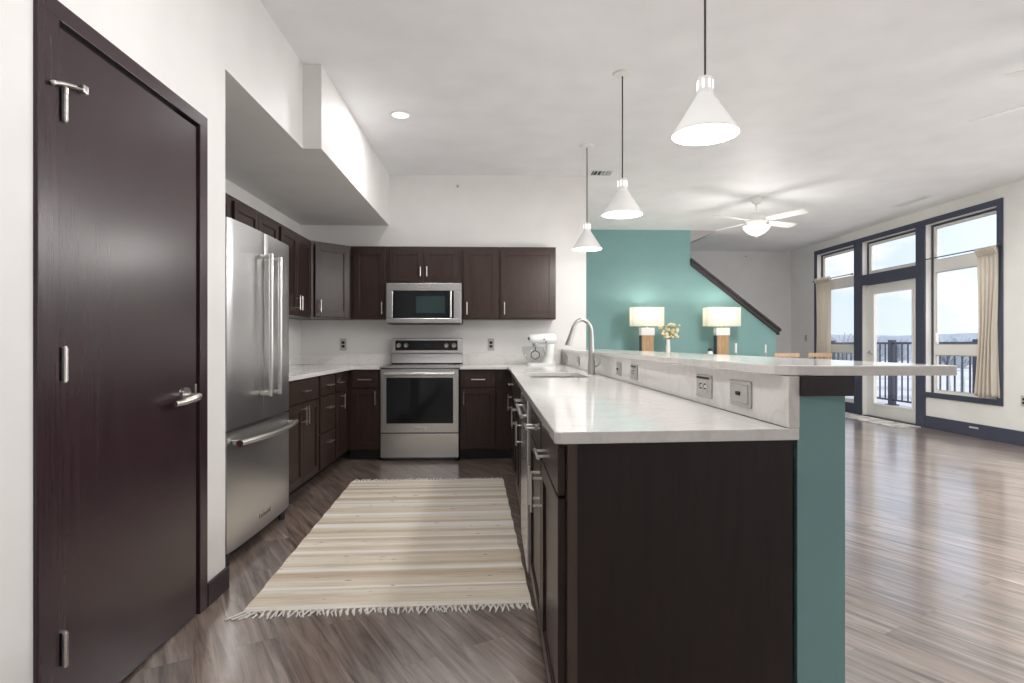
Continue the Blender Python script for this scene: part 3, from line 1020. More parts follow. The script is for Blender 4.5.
# ------------------------------------------------------------------ stove
rg = thing('stove', 'stainless electric stove with black oven window and knobs on the back panel', 'stove', (-0.706, 5.8, 0))
hw = 0.377
b = B(); b.box(-hw, hw, 0.045, 0.66, 0.03, 0.895); b.box(-hw + 0.03, hw - 0.03, 0.06, 0.6, 0.0, 0.03); b.build('body', 'dark_metal', rg)
b = B(); b.box(-hw, hw, -0.01, 0.60, 0.896, 0.917, 0.004); ct = b.build('cooktop_rim', 'stainless', rg)
b = B(); b.box(-hw + 0.02, hw - 0.02, 0.05, 0.56, 0.9175, 0.920); b.build('cooktop_glass', 'oven_glass', ct)
b = B(); b.box(-hw, hw, 0.0, 0.043, 0.275, 0.888, 0.005); od = b.build('oven_door', 'stainless', rg)
b = B(); b.box(-0.318, 0.322, -0.003, -0.0004, 0.365, 0.806, 0.001, 1); b.build('oven_window', 'oven_glass', od)
b = B(); b.cyl((-0.33, -0.052, 0.846), (0.33, -0.052, 0.846), 0.0125, 18)
for x in (-0.30, 0.30): b.box(x - 0.012, x + 0.012, -0.045, -0.0005, 0.836, 0.856, 0.003)
b.build('handle', 'brushed_nickel', od, True)
b = B(); b.box(-0.065, 0.065, -0.003, -0.0004, 0.308, 0.332, 0.001, 1); b.build('badge', 'brushed_nickel', od)
lettering('KitchenAid', 'badge_lettering', 0.022, 'dark_metal', od, (0, -0.0034, 0.320), (R(90), 0, 0))
b = B(); b.box(-hw, hw, 0.003, 0.043, 0.035, 0.266, 0.005); b.build('storage_drawer', 'stainless', rg)
# back panel: lower apron and upper control panel
b = B(); b.prism([(0.60, 0.9175), (0.57, 0.93), (0.60, 1.028), (0.66, 1.028), (0.66, 0.9175)], -hw + 0.01, hw + 0.005, 'yz'); b.build('apron', 'stainless', rg)
b = B(); b.prism([(0.585, 1.034), (0.60, 1.185), (0.62, 1.194), (0.66, 1.194), (0.66, 1.034)], -hw + 0.012, hw + 0.003, 'yz'); cp = b.build('control_panel', 'stainless', rg)
b = B(); b.prism([(0.5835, 1.064), (0.5945, 1.168), (0.5985, 1.168), (0.5875, 1.064)], -0.327, 0.33, 'yz'); b.build('control_glass', 'black_plastic', cp)
for x in (-0.290, -0.213, 0.212, 0.292):
    k = B(); k.cyl((x, 0.589, 1.117), (x, 0.556, 1.112), 0.024, 22, 0.021); k.box(x - 0.004, x + 0.004, 0.550, 0.557, 1.094, 1.131, 0.001, 1); k.build('knob', 'brushed_nickel', cp, True)
b = B(); b.box(-0.02, 0.035, 0.5875, 0.589, 1.118, 1.134); b.build('clock_display', 'microwave_screen', cp)

# ------------------------------------------------------------------ microwave
mw = thing('microwave', 'stainless over the range microwave under the short wall cabinet', 'microwave', (-0.698, 6.075, 1.338))
hw = 0.378
b = B(); b.box(-hw, hw, 0.045, 0.40, 0.006, 0.408); b.box(-hw + 0.01, hw - 0.01, 0.02, 0.38, -0.006, 0.006); b.build('body', 'dark_metal', mw)
b = B()
b.box(-hw, hw, 0.0, 0.044, 0.004, 0.053, 0.004); b.box(-hw, hw, 0.0, 0.044, 0.330, 0.408, 0.004)
b.box(-hw, -0.312, 0.0, 0.044, 0.053, 0.330, 0.004); b.box(0.300, hw, 0.0, 0.044, 0.053, 0.330, 0.004)
md_ = b.build('door', 'stainless', mw)
b = B(); b.box(-0.312, 0.300, 0.010, 0.043, 0.053, 0.330); b.build('door_glass', 'oven_glass', md_)
b = B(); b.box(-0.08, 0.212, 0.0085, 0.0098, 0.105, 0.275); b.build('view_window', 'microwave_screen', md_)
b = B(); b.cyl((0.272, -0.035, 0.060), (0.272, -0.035, 0.325), 0.010, 16)
for z in (0.075, 0.310): b.cyl((0.272, 0.009, z), (0.272, -0.035, z), 0.007)
b.build('handle', 'brushed_nickel', md_, True)
b = B(); b.box(-0.06, 0.06, -0.002, -0.0004, 0.366, 0.386); b.build('badge', 'brushed_nickel', md_)
lettering('KitchenAid', 'badge_lettering', 0.02, 'dark_metal', md_, (0, -0.0024, 0.376), (R(90), 0, 0))

# ------------------------------------------------------------------ stand mixer (head points to -X)
mxr = thing('stand_mixer', 'white tilt head stand mixer with glass bowl in the worktop corner', 'mixer', (0.52, 6.16, 0.9145))
b = B()
b.prism(rrect(-0.17, 0.12, -0.10, 0.10, 0.06), 0, 0.022)
b.build('base', 'white_enamel', mxr, True)
b = B()
def oval_loft(bb, secs, n=24):
    rings_ = []
    for (cx, cy, cz, rx, ry) in secs:
        rings_.append([bb.bm.verts.new((cx + rx * math.cos(2 * math.pi * k / n), cy + ry * math.sin(2 * math.pi * k / n), cz)) for k in range(n)])
    for a, c in zip(rings_[:-1], rings_[1:]):
        for k in range(n):
            bb.bm.faces.new((a[k], a[(k + 1) % n], c[(k + 1) % n], c[k]))
    bb.bm.faces.new(rings_[0][::-1]); bb.bm.faces.new(rings_[-1])
oval_loft(b, [(0.055, 0, 0.0222, 0.075, 0.075), (0.06, 0, 0.05, 0.058, 0.058), (0.066, 0, 0.10, 0.047, 0.050), (0.068, 0, 0.16, 0.043, 0.046), (0.068, 0, 0.215, 0.045, 0.048)])
b.build('column', 'white_enamel', mxr, True)
b = B()
n = 24
rings = []
for (x, cz, ry, rz_) in ((-0.150, 0.272, 0.012, 0.012), (-0.147, 0.272, 0.030, 0.030), (-0.135, 0.270, 0.044, 0.042), (-0.10, 0.266, 0.054, 0.050), (-0.03, 0.268, 0.060, 0.056), (0.05, 0.270, 0.062, 0.057), (0.10, 0.270, 0.060, 0.055), (0.122, 0.268, 0.050, 0.046), (0.130, 0.267, 0.030, 0.028)):
    rings.append([b.bm.verts.new((x, ry * math.cos(2 * math.pi * k / n), cz + rz_ * math.sin(2 * math.pi * k / n))) for k in range(n)])
for a, c in zip(rings[:-1], rings[1:]):
    for k in range(n):
        b.bm.faces.new((a[k], a[(k + 1) % n], c[(k + 1) % n], c[k]))
b.bm.faces.new(rings[0][::-1]); b.bm.faces.new(rings[-1])
hd = b.build('head', 'white_enamel', mxr, True)
b = B(); b.lathe([(0.0, 0.0), (0.026, 0.0), (0.030, 0.02), (0.030, 0.035), (0, 0.035)], (-0.085, 0, 0.188), 24); b.build('hub', 'satin_steel', hd, True)
for p0_, p1_, r__ in (((-0.145, -0.02, 0.272), (-0.162, -0.022, 0.272), 0.013), ((0.0, -0.058, 0.262), (0.0, -0.068, 0.262), 0.008), ((0.02, -0.059, 0.236), (0.02, -0.069, 0.236), 0.008)):
    b = B(); b.cyl(p0_, p1_, r__, 16); b.build('knob', 'dark_metal', hd, True)
b = B(); b.lathe([(0.040, 0.0), (0.050, 0.003), (0.085, 0.03), (0.110, 0.07), (0.122, 0.125), (0.125, 0.168), (0.122, 0.168), (0.119, 0.125), (0.107, 0.072), (0.082, 0.034), (0.0, 0.010)], (-0.095, 0, 0.0235), 36)
b.build('bowl', 'bowl_glass', mxr, True)
b = B(); b.tube([(-0.005, -0.105, 0.175), (0.012, -0.112, 0.12), (-0.005, -0.10, 0.065), (-0.04, -0.075, 0.035)], 0.010, 10); b.build('bowl_handle', 'satin_steel', mxr, True)
b = B(); b.cyl((-0.085, 0, 0.185), (-0.085, 0, 0.150), 0.006, 10)
b.tube([(-0.085, 0, 0.15), (-0.125, 0, 0.125), (-0.13, 0, 0.085), (-0.085, 0, 0.055), (-0.04, 0, 0.085), (-0.045, 0, 0.125), (-0.085, 0, 0.15)], 0.006, 8); b.build('beater', 'dark_metal', mxr, True)

# ------------------------------------------------------------------ outlets
def outlet(name, label, loc, rz, w, h, kind, group):
    """front faces local -Y"""
    t = thing(name, label, 'outlet', loc, rz, group)
    p_ = B(); p_.box(-w / 2, w / 2, -0.006, -0.0006, -h / 2, h / 2, 0.002); p_.build('plate', 'plate_grey', t)
    p_ = B()
    if kind == 'duplex_v':
        for z in (-0.02, 0.02):
            p_.box(-0.016, 0.016, -0.0085, -0.0062, z - 0.014, z + 0.014, 0.001, 1)
        p_.build('socket', 'black_plastic', t)
    elif kind == 'duplex_h':
        for x in (-0.021, 0.021):
            p_.box(x - 0.016, x + 0.016, -0.0085, -0.0062, -0.017, 0.017, 0.002, 1)
        p_.build('socket', 'socket_grey', t)
        q_ = B()
        for x in (-0.021, 0.021):
            for z in (-0.008, 0.008):
                q_.box(x - 0.008, x + 0.010, -0.0095, -0.0087, z - 0.0025, z + 0.0025)
            q_.box(x - 0.014, x - 0.010, -0.0095, -0.0087, -0.004, 0.004)
        q_.box(-w / 2 + 0.006, w / 2 - 0.02, -0.0075, -0.0063, h / 2 - 0.013, h / 2 - 0.006)
        q_.build('slots', 'black_plastic', t)
    else:
        p_.box(-w * 0.40, w * 0.40, -0.0085, -0.0062, -h * 0.36, h * 0.36, 0.002, 1); rk = p_.build('switch_plate', 'plate_grey', t)
        q_ = B(); q_.box(-0.018, 0.014, -0.013, -0.0087, -0.006, 0.006, 0.002, 1); q_.build('toggle', 'black_plastic', t)
    return t
G1, G2 = 'grey plates in the quartz backsplash', 'outlets on the back wall'
for (yc, w_, kd, lb) in ((2.121, 0.150, 'duplex_h', 'grey double outlet in the backsplash, second from the near end'),
                         (1.806, 0.155, 'switch', 'grey switch plate in the backsplash nearest the bar end'),
                         (3.582, 0.130, 'switch', 'small grey switch plate in the backsplash just before the faucet'),
                         (3.187, 0.140, 'duplex_h', 'grey outlet in the backsplash beside the small switch plate'),
                         (5.29, 0.12, 'duplex_h', 'grey outlet in the backsplash close behind the faucet'),
                         (6.15, 0.12, 'duplex_h', 'grey outlet at the far end of the backsplash by the mixer')):
    outlet('power_outlet', lb, (0.757, yc, 0.980), R(-90), w_, 0.078, kd, G1)
outlet('power_outlet', 'grey outlet on the back wall between corner and stove', (-1.603, YK, 1.125), 0, 0.070, 0.128, 'duplex_v', G2)
outlet('power_outlet', 'grey outlet on the back wall between stove and mixer', (-0.022, YK, 1.125), 0, 0.070, 0.128, 'duplex_v', G2)
outlet('power_outlet', 'white wall outlet low beside the balcony windows', (XR, 6.43, 0.50), R(-90), 0.075, 0.12, 'duplex_v', None)
o = outlet('wall_switch', 'small switch plate on the window wall in the far corner', (XR, 11.04, 1.24), R(-90), 0.075, 0.12, 'switch', None)
o['category'] = 'switch'
# sprinkler heads
for lb, loc in (('small sprinkler head on the kitchen back wall above the cabinets', (-0.377, YK, 2.82)), ('small sprinkler head on the far living room wall', (4.93, YB, 2.84))):
    t = thing('sprinkler_head', lb, 'sprinkler', loc)
    b = B(); b.cyl((0, -0.001, 0), (0, -0.01, 0), 0.028, 20); b.build('escutcheon', 'white_plastic', t, True)
    b = B(); b.cyl((0, -0.0105, 0), (0, -0.035, 0), 0.009, 12); b.cyl((0, -0.035, 0), (0, -0.038, 0), 0.017, 14); b.build('deflector', 'plate_grey', t, True)

# ------------------------------------------------------------------ rag rug
rug = thing('rug', 'cream and tan striped woven rag rug with fringed ends', 'rug', (-0.487, 3.775, 0), R(2.2))
b = B()
nx, ny, rw, rl = 24, 60, 1.225, 2.40
grid = []
for j in range(ny + 1):
    row = []
    for i in range(nx + 1):
        x = -rw / 2 + rw * i / nx
        y = -rl / 2 + rl * j / ny
        x *= 1.0 + 0.018 * (j / ny - 0.5) + 0.004 * math.sin(j * 0.9)
        row.append(b.bm.verts.new((x, y, 0.001)))
    grid.append(row)
fs = []
for j in range(ny):
    for i in range(nx):
        fs.append(b.bm.faces.new((grid[j][i], grid[j][i + 1], grid[j + 1][i + 1], grid[j + 1][i])))
r = bmesh.ops.extrude_face_region(b.bm, geom=fs)
nv = [g_ for g_ in r['geom'] if isinstance(g_, bmesh.types.BMVert)]
bmesh.ops.translate(b.bm, vec=(0, 0, 0.007), verts=nv)
for v in nv:
    v.co.z += 0.0012 * math.sin(v.co.y * 60) + random.uniform(-0.0004, 0.0004)
b.build('woven_field', 'rag_rug', rug, True)
for s_ in (-1, 1):
    b = B()
    n = 46
    for k in range(n):
        x = -rw / 2 + 0.012 + (rw - 0.024) * k / (n - 1)
        y = s_ * rl / 2
        L = random.uniform(0.045, 0.075)
        dx = random.uniform(-0.022, 0.022)
        if s_ < 0 and k in (0, 1, 2):
            dx, L = -0.055, 0.07
        b.tube([(x, y - s_ * 0.004, 0.005), (x + dx * 0.4, y + s_ * L * 0.5, 0.006), (x + dx, y + s_ * L, 0.004)], [0.004, 0.0045, 0.0035], 6)
        b.tube([(x, y - s_ * 0.004, 0.005), (x - dx * 0.6, y + s_ * L * 0.45, 0.006), (x - dx * 0.3 + 0.008, y + s_ * L * 0.9, 0.004)], [0.0035, 0.004, 0.003], 6)
    b.build('fringe', 'fringe_cotton', rug, True, 'stuff')
# mat by the balcony door
b = B(); b.box(5.42, 5.80, 7.95, 9.75, 0.0008, 0.010, 0.003)
tag(b.build('door_mat', 'door_mat'), 'pale patterned mat on the floor before the balcony door', 'mat')

# ------------------------------------------------------------------ pendants
def pendant(label, x, y, emit=29):
    t = thing('pendant_lamp', label, 'lamp', (x, y, 2.0), 0, 'white cone pendants above the bar')
    b_ = B(); b_.lathe([(0.134, 0.0), (0.135, 0.004), (0.038, 0.158), (0.033, 0.168), (0.033, 0.172), (0.030, 0.172), (0.035, 0.156), (0.131, 0.004)], (0, 0, 0), 48, True)
    sh = b_.build('shade', 'white_plastic', t, True)
    b_ = B(); b_.lathe([(0, 0.010), (0.1255, 0.010), (0.1255, 0.013), (0, 0.013)], (0, 0, 0), 40)
    b_.build('diffuser', 'lamp_glow', sh)
    b_ = B(); b_.lathe([(0.0, 0.1725), (0.032, 0.1725), (0.032, 0.185), (0.032, 0.228), (0.028, 0.238), (0.008, 0.242), (0, 0.242)], (0, 0, 0), 32)
    nk = b_.build('socket_cap', 'white_plastic', t, True)
    b_ = B()
    for k in range(8):
        a = 2 * math.pi * k / 8 + 0.2
        c_, s__ = math.cos(a), math.sin(a)
        b_.box(-0.0035, 0.0035, -0.0035, 0.0035, 0.188, 0.222)
        bmesh.ops.translate(b_.bm, vec=(0.0305 * c_, 0.0305 * s__, 0), verts=list(b_.bm.verts)[-8:])
    b_.build('light_slots', 'lamp_glow', nk)
    b_ = B(); b_.cyl((0, 0, 0.2425), (0, 0, ZC - 2.0 - 0.021), 0.0045, 10); b_.build('cord', 'cord_grey', t)
    b_ = B(); b_.lathe([(0, -0.0205), (0.02, -0.0205), (0.058, -0.014), (0.062, -0.004), (0.062, -0.0005), (0, -0.0005)], (0, 0, ZC - 2.0), 36); b_.build('canopy', 'white_plastic', t, True)
    l_ = point('pendant_light', (x, y, 1.985), emit, 0.11)
    l_.parent = None
    return t
pendant('white cone pendant lamp nearest the camera above the bar', 0.882, 2.47)
pendant('middle white cone pendant lamp of three above the bar', 0.870, 4.01)
pendant('white cone pendant lamp farthest back, near the kitchen back wall', 0.862, 5.48)

# recessed light
def downlight(label, x, y, power):
    if label:
        t = thing('recessed_light', label, 'lamp', (x, y, ZC))
    else:                      # same fitting, added out of view as fill light for the room
        t = bpy.data.objects.new('added_fill_light_fitting', None)
        COL.objects.link(t); t.location = (x, y, ZC); t['kind'] = 'structure'
    b_ = B(); b_.lathe([(0.066, -0.0008), (0.086, -0.0008), (0.089, -0.005), (0.068, -0.007), (0.066, -0.004)], (0, 0, 0), 36, True); b_.build('trim_ring', 'white_plastic', t, True)
    b_ = B(); b_.lathe([(0, -0.001), (0.0655, -0.001), (0.0655, -0.003), (0, -0.003)], (0, 0, 0), 32); b_.build('lens', 'lamp_glow', t)
    spot_area('recessed_or_fill_lamp', (x, y, ZC - 0.012), power, 0.13)
downlight('round recessed light in the kitchen ceiling beside the soffit', -0.735, 4.79, 11)
for x_, y_, p_ in ((-0.1, 1.75, 17), (2.6, 1.5, 26), (4.6, 1.6, 34), (5.0, 3.6, 44), (5.2, 5.0, 30)):
    downlight(None, x_, y_, p_)  # unseen downlights, put in to brighten ceiling and floor

# ceiling vents
def vent(label, x0, x1, y0_, y1_, n_, mat='plate_grey', cat='vent'):
    t = thing('ceiling_vent', label, cat, ((x0 + x1) / 2, (y0_ + y1_) / 2, ZC))
    hx, hy = (x1 - x0) / 2, (y1_ - y0_) / 2
    b_ = B()
    f_ = 0.018
    b_.box(-hx, hx, -hy, -hy + f_, -0.008, -0.0008, 0.002); b_.box(-hx, hx, hy - f_, hy, -0.008, -0.0008, 0.002)
    b_.box(-hx, -hx + f_, -hy + f_, hy - f_, -0.008, -0.0008, 0.002); b_.box(hx - f_, hx, -hy + f_, hy - f_, -0.008, -0.0008, 0.002)
    b_.build('frame', 'white_plastic', t)
    b_ = B(); b_.box(-hx + f_, hx - f_, -hy + f_, hy - f_, -0.002, -0.0008); b_.build('backing', mat, t)
    b_ = B()
    for k in range(n_):
        if hx > hy:
            x = -hx + f_ + (2 * hx - 2 * f_) * (k + 0.5) / n_
            b_.box(x - 0.003, x + 0.003, -hy + f_, hy - f_, -0.008, -0.0022)
        else:
            y = -hy + f_ + (2 * hy - 2 * f_) * (k + 0.5) / n_
            b_.box(-hx + f_, hx - f_, y - 0.003, y + 0.003, -0.008, -0.0022)
    b_.build('louvres', 'white_plastic', t)
    return t
vt = vent('dark slotted ceiling vent at the end of the kitchen wall', 1.03, 1.27, 6.24, 6.44, 5, 'dark_metal')
b = B(); b.box(0.004, 0.10, -0.08, 0.08, -0.0035, -0.0022); b.build('damper', 'plate_grey', vt)
vent('white ceiling vent close to the window wall', 5.28, 5.42, 7.20, 7.80, 12)
t = thing('wall_register', 'small white plate on the baseboard below the balcony window', 'vent', (XR - 0.0165, 7.10, 0.115), R(-90))
b = B(); b.box(-0.07, 0.07, -0.006, -0.0005, -0.010, 0.010, 0.002); b.build('plate', 'socket_grey', t)

# ------------------------------------------------------------------ ceiling fans
def fan(label, x, y, phases, power, zb=2.62):
    t = thing('ceiling_fan', label, 'fan', (x, y, 0), 0, 'white ceiling fans of the living room')
    b_ = B(); b_.lathe([(0, ZC - 0.085), (0.035, ZC - 0.085), (0.066, ZC - 0.05), (0.070, ZC - 0.0008), (0, ZC - 0.0008)], (0, 0, 0), 32); b_.build('canopy', 'white_plastic', t, True)
    b_ = B(); b_.cyl((0, 0, zb + 0.11), (0, 0, ZC - 0.086), 0.012, 14); b_.build('downrod', 'white_plastic', t, True)
    b_ = B(); b_.lathe([(0, zb + 0.109), (0.03, zb + 0.109), (0.10, zb + 0.085), (0.135, zb + 0.04), (0.135, zb + 0.0), (0.10, zb - 0.03), (0, zb - 0.03)], (0, 0, 0), 36); b_.build('motor', 'white_plastic', t, True)
    for a in phases:
        b_ = B()
        pr = [(0.155, -0.045), (0.20, -0.058), (0.62, -0.070), (0.66, -0.060), (0.675, 0.0), (0.66, 0.060), (0.62, 0.070), (0.20, 0.058), (0.155, 0.045)]
        b_.prism(pr, -0.004, 0.004)
        b_.bm.transform(Matrix.Rotation(R(-12), 4, 'X'))
        o_ = b_.build('blade', 'white_plastic', t)
        o_.location = (0, 0, zb + 0.012)
        o_.rotation_euler = (0, 0, R(a))
        k_ = B(); k_.box(0.10, 0.22, -0.018, 0.018, -0.010, -0.0045, 0.002); k_.bm.transform(Matrix.Rotation(R(-12), 4, 'X')); k_.build('blade_arm', 'brushed_nickel', o_)
    b_ = B(); b_.lathe([(0, zb - 0.0305), (0.085, zb - 0.0305), (0.09, zb - 0.05), (0, zb - 0.05)], (0, 0, 0), 32); b_.build('light_collar', 'white_plastic', t, True)
    b_ = B(); b_.lathe([(0, zb - 0.175), (0.04, zb - 0.171), (0.10, zb - 0.14), (0.15, zb - 0.09), (0.163, zb - 0.055), (0.158, zb - 0.0505), (0, zb - 0.0505)], (0, 0, 0), 36); bw = b_.build('light_bowl', 'fan_glow', t, True)
    b_ = B(); b_.cyl((0, 0, zb - 0.1755), (0, 0, zb - 0.192), 0.011, 12); b_.build('finial', 'plate_grey', bw, True)
    spot_area('fan_light', (x, y, zb - 0.20), power * 0.55, 0.26, (1, 0.97, 0.93))
    point('fan_bowl_light', (x, y, zb - 0.40), power * 0.45, 0.26, (1, 0.97, 0.93))
fan('white ceiling fan with lit glass bowl in front of the far wall', 3.27, 7.35, [25, 113, 205, 297], 55, 2.645)
fan('white ceiling fan over the near living room, only blade tips in view', 3.53, 3.36, [45, 117, 191, 261, 333], 14)

# ------------------------------------------------------------------ curtains and rods
def curtain(label, y0_, y1_, z0_, z1_, folds, flare):
    t = thing('curtain', label, 'curtain', (XR - 0.05, (y0_ + y1_) / 2, z0_), 0, 'beige linen curtains on the window wall')
    b_ = B()
    nu, nv_ = 64, 30
    H_ = z1_ - z0_
    W_ = (y1_ - y0_)
    g_ = []
    for j in range(nv_ + 1):
        v = j / nv_
        row = []
        for i in range(nu + 1):
            u = i / nu
            amp = 0.012 + 0.020 * (1 - v)
            wv = W_ * (0.86 + 0.14 * abs(2 * v - 1) + flare * (1 - v) ** 3)
            yy = (u - 0.5) * wv + 0.012 * math.sin(v * 5 + u * 3)
            xx = amp * math.sin(u * folds * 2 * math.pi + 0.8 * math.sin(v * 3)) + 0.006 * math.sin(u * 31 + v * 4)
            zz = v * H_ + (0.012 * math.sin(u * 19) if j == nv_ else 0) + (0.02 * math.sin(u * 7) if j == 0 else 0)
            row.append(b_.bm.verts.new((xx, yy, zz)))
        g_.append(row)
    for j in range(nv_):
        for i in range(nu):
            b_.bm.faces.new((g_[j][i], g_[j][i + 1], g_[j + 1][i + 1], g_[j + 1][i]))
    o_ = b_.build('drape', 'curtain_linen', t, True)
    s_ = o_.modifiers.new('cloth', 'SOLIDIFY'); s_.thickness = 0.003
    b_ = B()
    for k in range(9):
        yy = (k / 8 - 0.5) * W_ * 0.95
        b_.tube([(-0.018, yy - 0.02, H_ - 0.055), (-0.028, yy, H_ + 0.0), (-0.012, yy + 0.015, H_ + 0.035)], [0.012, 0.016, 0.008], 8)
    b_.build('heading', 'curtain_linen', t, True)
    return t
curtain('beige linen curtain at the near side of the nearest balcony window', 6.725, 7.01, 0.505, 2.235, 5, 0.10)
curtain('beige linen curtain in the far corner window', 10.13, 10.60, 0.30, 2.265, 5, 0.05)
for lb, ya, yb_ in (('thin dark curtain rod across the nearest balcony window', 6.70, 7.93), ('thin dark curtain rod across the far corner window', 9.52, 10.68)):
    t = thing('curtain_rod', lb, 'curtain rod', (XR - 0.05, ya, 2.262), 0)
    b = B(); b.cyl((0, 0, 0), (0, yb_ - ya, 0), 0.007, 12); b.build('rod', 'dark_metal', t, True)
    b = B()
    for y in (0.02, yb_ - ya - 0.02):
        b.box(-0.004, 0.0265, y - 0.012, y + 0.012, -0.012, 0.012, 0.003)
    b.sph((0, -0.008, 0), 0.013); b.sph((0, yb_ - ya + 0.008, 0), 0.013)
    b.build('bracket', 'dark_metal', t, True)

# ------------------------------------------------------------------ console with lamps and vase
cs = thing('console_table', 'low dark console table against the teal wall carrying two lamps', 'table', (3.15, 9.22, 0))
b = B(); b.box(-1.15, 1.15, -0.20, 0.20, 0.835, 0.87, 0.004); b.build('top', 'console_wood', cs)
b = B(); b.box(-1.08, 1.08, -0.16, 0.16, 0.72, 0.8345); b.build('apron', 'console_wood', cs)
for sx in (-1, 1):
    for sy in (-1, 1):
        b = B(); b.box(sx * 1.11 - 0.025, sx * 1.11 + 0.025, sy * 0.165 - 0.025, sy * 0.165 + 0.025, 0, 0.8345, 0.003); b.build('leg', 'console_wood', cs)
ZT = 0.8705
def table_lamp(label, x, w=0.255):
    t = thing('table_lamp', label, 'lamp', (x, 9.20, ZT), 0, 'table lamps with rectangular shades')
    b_ = B(); b_.box(-0.092, 0.092, -0.06, 0.06, 0, 0.392, 0.004); b_.build('base', 'lamp_wood', t)
    b_ = B(); b_.box(-0.106, -0.0925, -0.06, 0.055, 0, 0.392, 0.002); b_.build('side_face', 'dark_metal', t)
    b_ = B(); b_.box(-0.105, 0.105, -0.066, 0.066, 0.3925, 0.510, 0.004); b_.build('collar', 'white_ceramic', t)
    b_ = B(); b_.cyl((0, 0, 0.5105), (0, 0, 0.64), 0.010, 12); b_.build('stem', 'brushed_nickel', t)
    b_ = B()
    z0_, z1_ = 0.535, 0.825
    th = 0.004
    d_ = 0.10
    b_.box(-w, w, -d_, -d_ + th, z0_, z1_); b_.box(-w, w, d_ - th, d_, z0_, z1_); b_.box(-w, -w + th, -d_ + th, d_ - th, z0_, z1_); b_.box(w - th, w, -d_ + th, d_ - th, z0_, z1_)
    b_.build('shade', 'lamp_linen', t)
    b_ = B(); b_.lathe([(0, 0.641), (0.015, 0.642), (0.032, 0.68), (0.030, 0.71), (0, 0.735)], (0, 0, 0), 20); b_.build('bulb', 'bulb_glow', t, True)
    point('table_lamp_light', (x, 9.20, ZT + 0.76), 6.5, 0.04, (1, 0.93, 0.82))
    return t
table_lamp('lit table lamp with wood base beside the vase, farther from the stair', 2.375, 0.245)
table_lamp('lit table lamp with wood base under the stair rail, beside the white candle', 3.545, 0.262)
vs_ = thing('vase', 'slim white vase of dried cream flowers between the two table lamps', 'vase', (2.70, 9.18, ZT))
b = B(); b.lathe([(0, 0), (0.03, 0), (0.036, 0.05), (0.034, 0.20), (0.026, 0.30), (0.030, 0.33), (0.026, 0.33), (0.022, 0.30), (0.0, 0.28)], (0, 0, 0), 28); b.build('body', 'white_ceramic', vs_, True)
b = B()
for k in range(38):
    a = random.uniform(0, 2 * math.pi)
    r = random.uniform(0.02, 0.15)
    hz = random.uniform(0.36, 0.56)
    tip = (r * math.cos(a) + 0.02, 0.5 * r * math.sin(a), hz)
    b.tube([(0, 0, 0.28), (tip[0] * 0.3, tip[1] * 0.3, 0.36), tip], 0.0022, 5)
    fl = B(); fl.sph(tip, random.uniform(0.022, 0.042), 1, (1, 1, 0.8)); fl.build('bloom', 'flower_cream' if k % 3 else 'flower_white', vs_)
b.build('stems', 'leaf_green', vs_)
def candle(label, x, y, h_, r=0.018):
    t = thing('candle', label, 'candle', (x, y, ZT), 0)
    b_ = B(); b_.lathe([(0, 0), (0.036, 0), (0.036, 0.008), (0.010, 0.016), (0.010, 0.10), (0.022, 0.112), (0.022, 0.125), (0, 0.125)], (0, 0, 0), 24); b_.build('holder', 'plate_grey', t, True)
    b_ = B(); b_.cyl((0, 0, 0.1255), (0, 0, h_), r, 20); b_.build('wax', 'white_ceramic', t, True)
    b_ = B(); b_.cyl((0, 0, h_), (0, 0, h_ + 0.012), 0.0015, 6); b_.build('wick', 'black_plastic', t)
candle('white pillar candle standing just beyond the lamp under the stair rail', 3.76, 9.18, 0.27)
candle('pale taper candle at the stair end of the console', 4.22, 9.16, 0.25, 0.012)
jr = thing('jar', 'small white jar with dark lid beside the second lamp', 'jar', (3.335, 9.12, ZT))
b = B(); b.lathe([(0, 0), (0.035, 0), (0.04, 0.03), (0.04, 0.13), (0.03, 0.15), (0, 0.15)], (0, 0, 0), 24); b.build('body', 'white_ceramic', jr, True)
b = B(); b.lathe([(0, 0.1505), (0.033, 0.1505), (0.033, 0.19), (0, 0.19)], (0, 0, 0), 24); b.build('lid', 'dark_metal', jr, True)

# ------------------------------------------------------------------ dining chairs behind the bar
def chair(label, x, y, rz):
    t = thing('dining_chair', label, 'chair', (x, y, 0), rz, 'tan wooden chairs behind the bar')
    b_ = B(); b_.box(-0.20, 0.20, -0.20, 0.20, 0.44, 0.475, 0.008); b_.build('seat', 'tan_wood', t)
    for sx in (-1, 1):
        b_ = B(); b_.cyl((sx * 0.17, 0.17, 0), (sx * 0.16, 0.16, 0.4395), 0.015, 12, 0.019); b_.build('leg', 'tan_wood', t, True)
        b_ = B(); b_.tube([(sx * 0.175, -0.225, 0), (sx * 0.17, -0.212, 0.44), (sx * 0.17, -0.25, 0.95)], [0.015, 0.018, 0.013], 10); b_.build('leg', 'tan_wood', t, True)
    b_ = B()
    b_.prism([(-0.18, -0.262), (0.0, -0.280), (0.18, -0.262), (0.18, -0.240), (0.0, -0.258), (-0.18, -0.240)], 0.95, 1.0)
    for k in range(5):
        xx = -0.12 + 0.06 * k
        b_.cyl((xx, -0.185, 0.4755), (xx, -0.262, 0.955), 0.008, 8)
    b_.build('backrest', 'tan_wood', t)
chair('tan wooden chair back showing over the bar beside the teal wall', 4.147, 8.60, 0)
chair('tan wooden chair back showing over the bar beside the window', 4.667, 8.71, R(4))

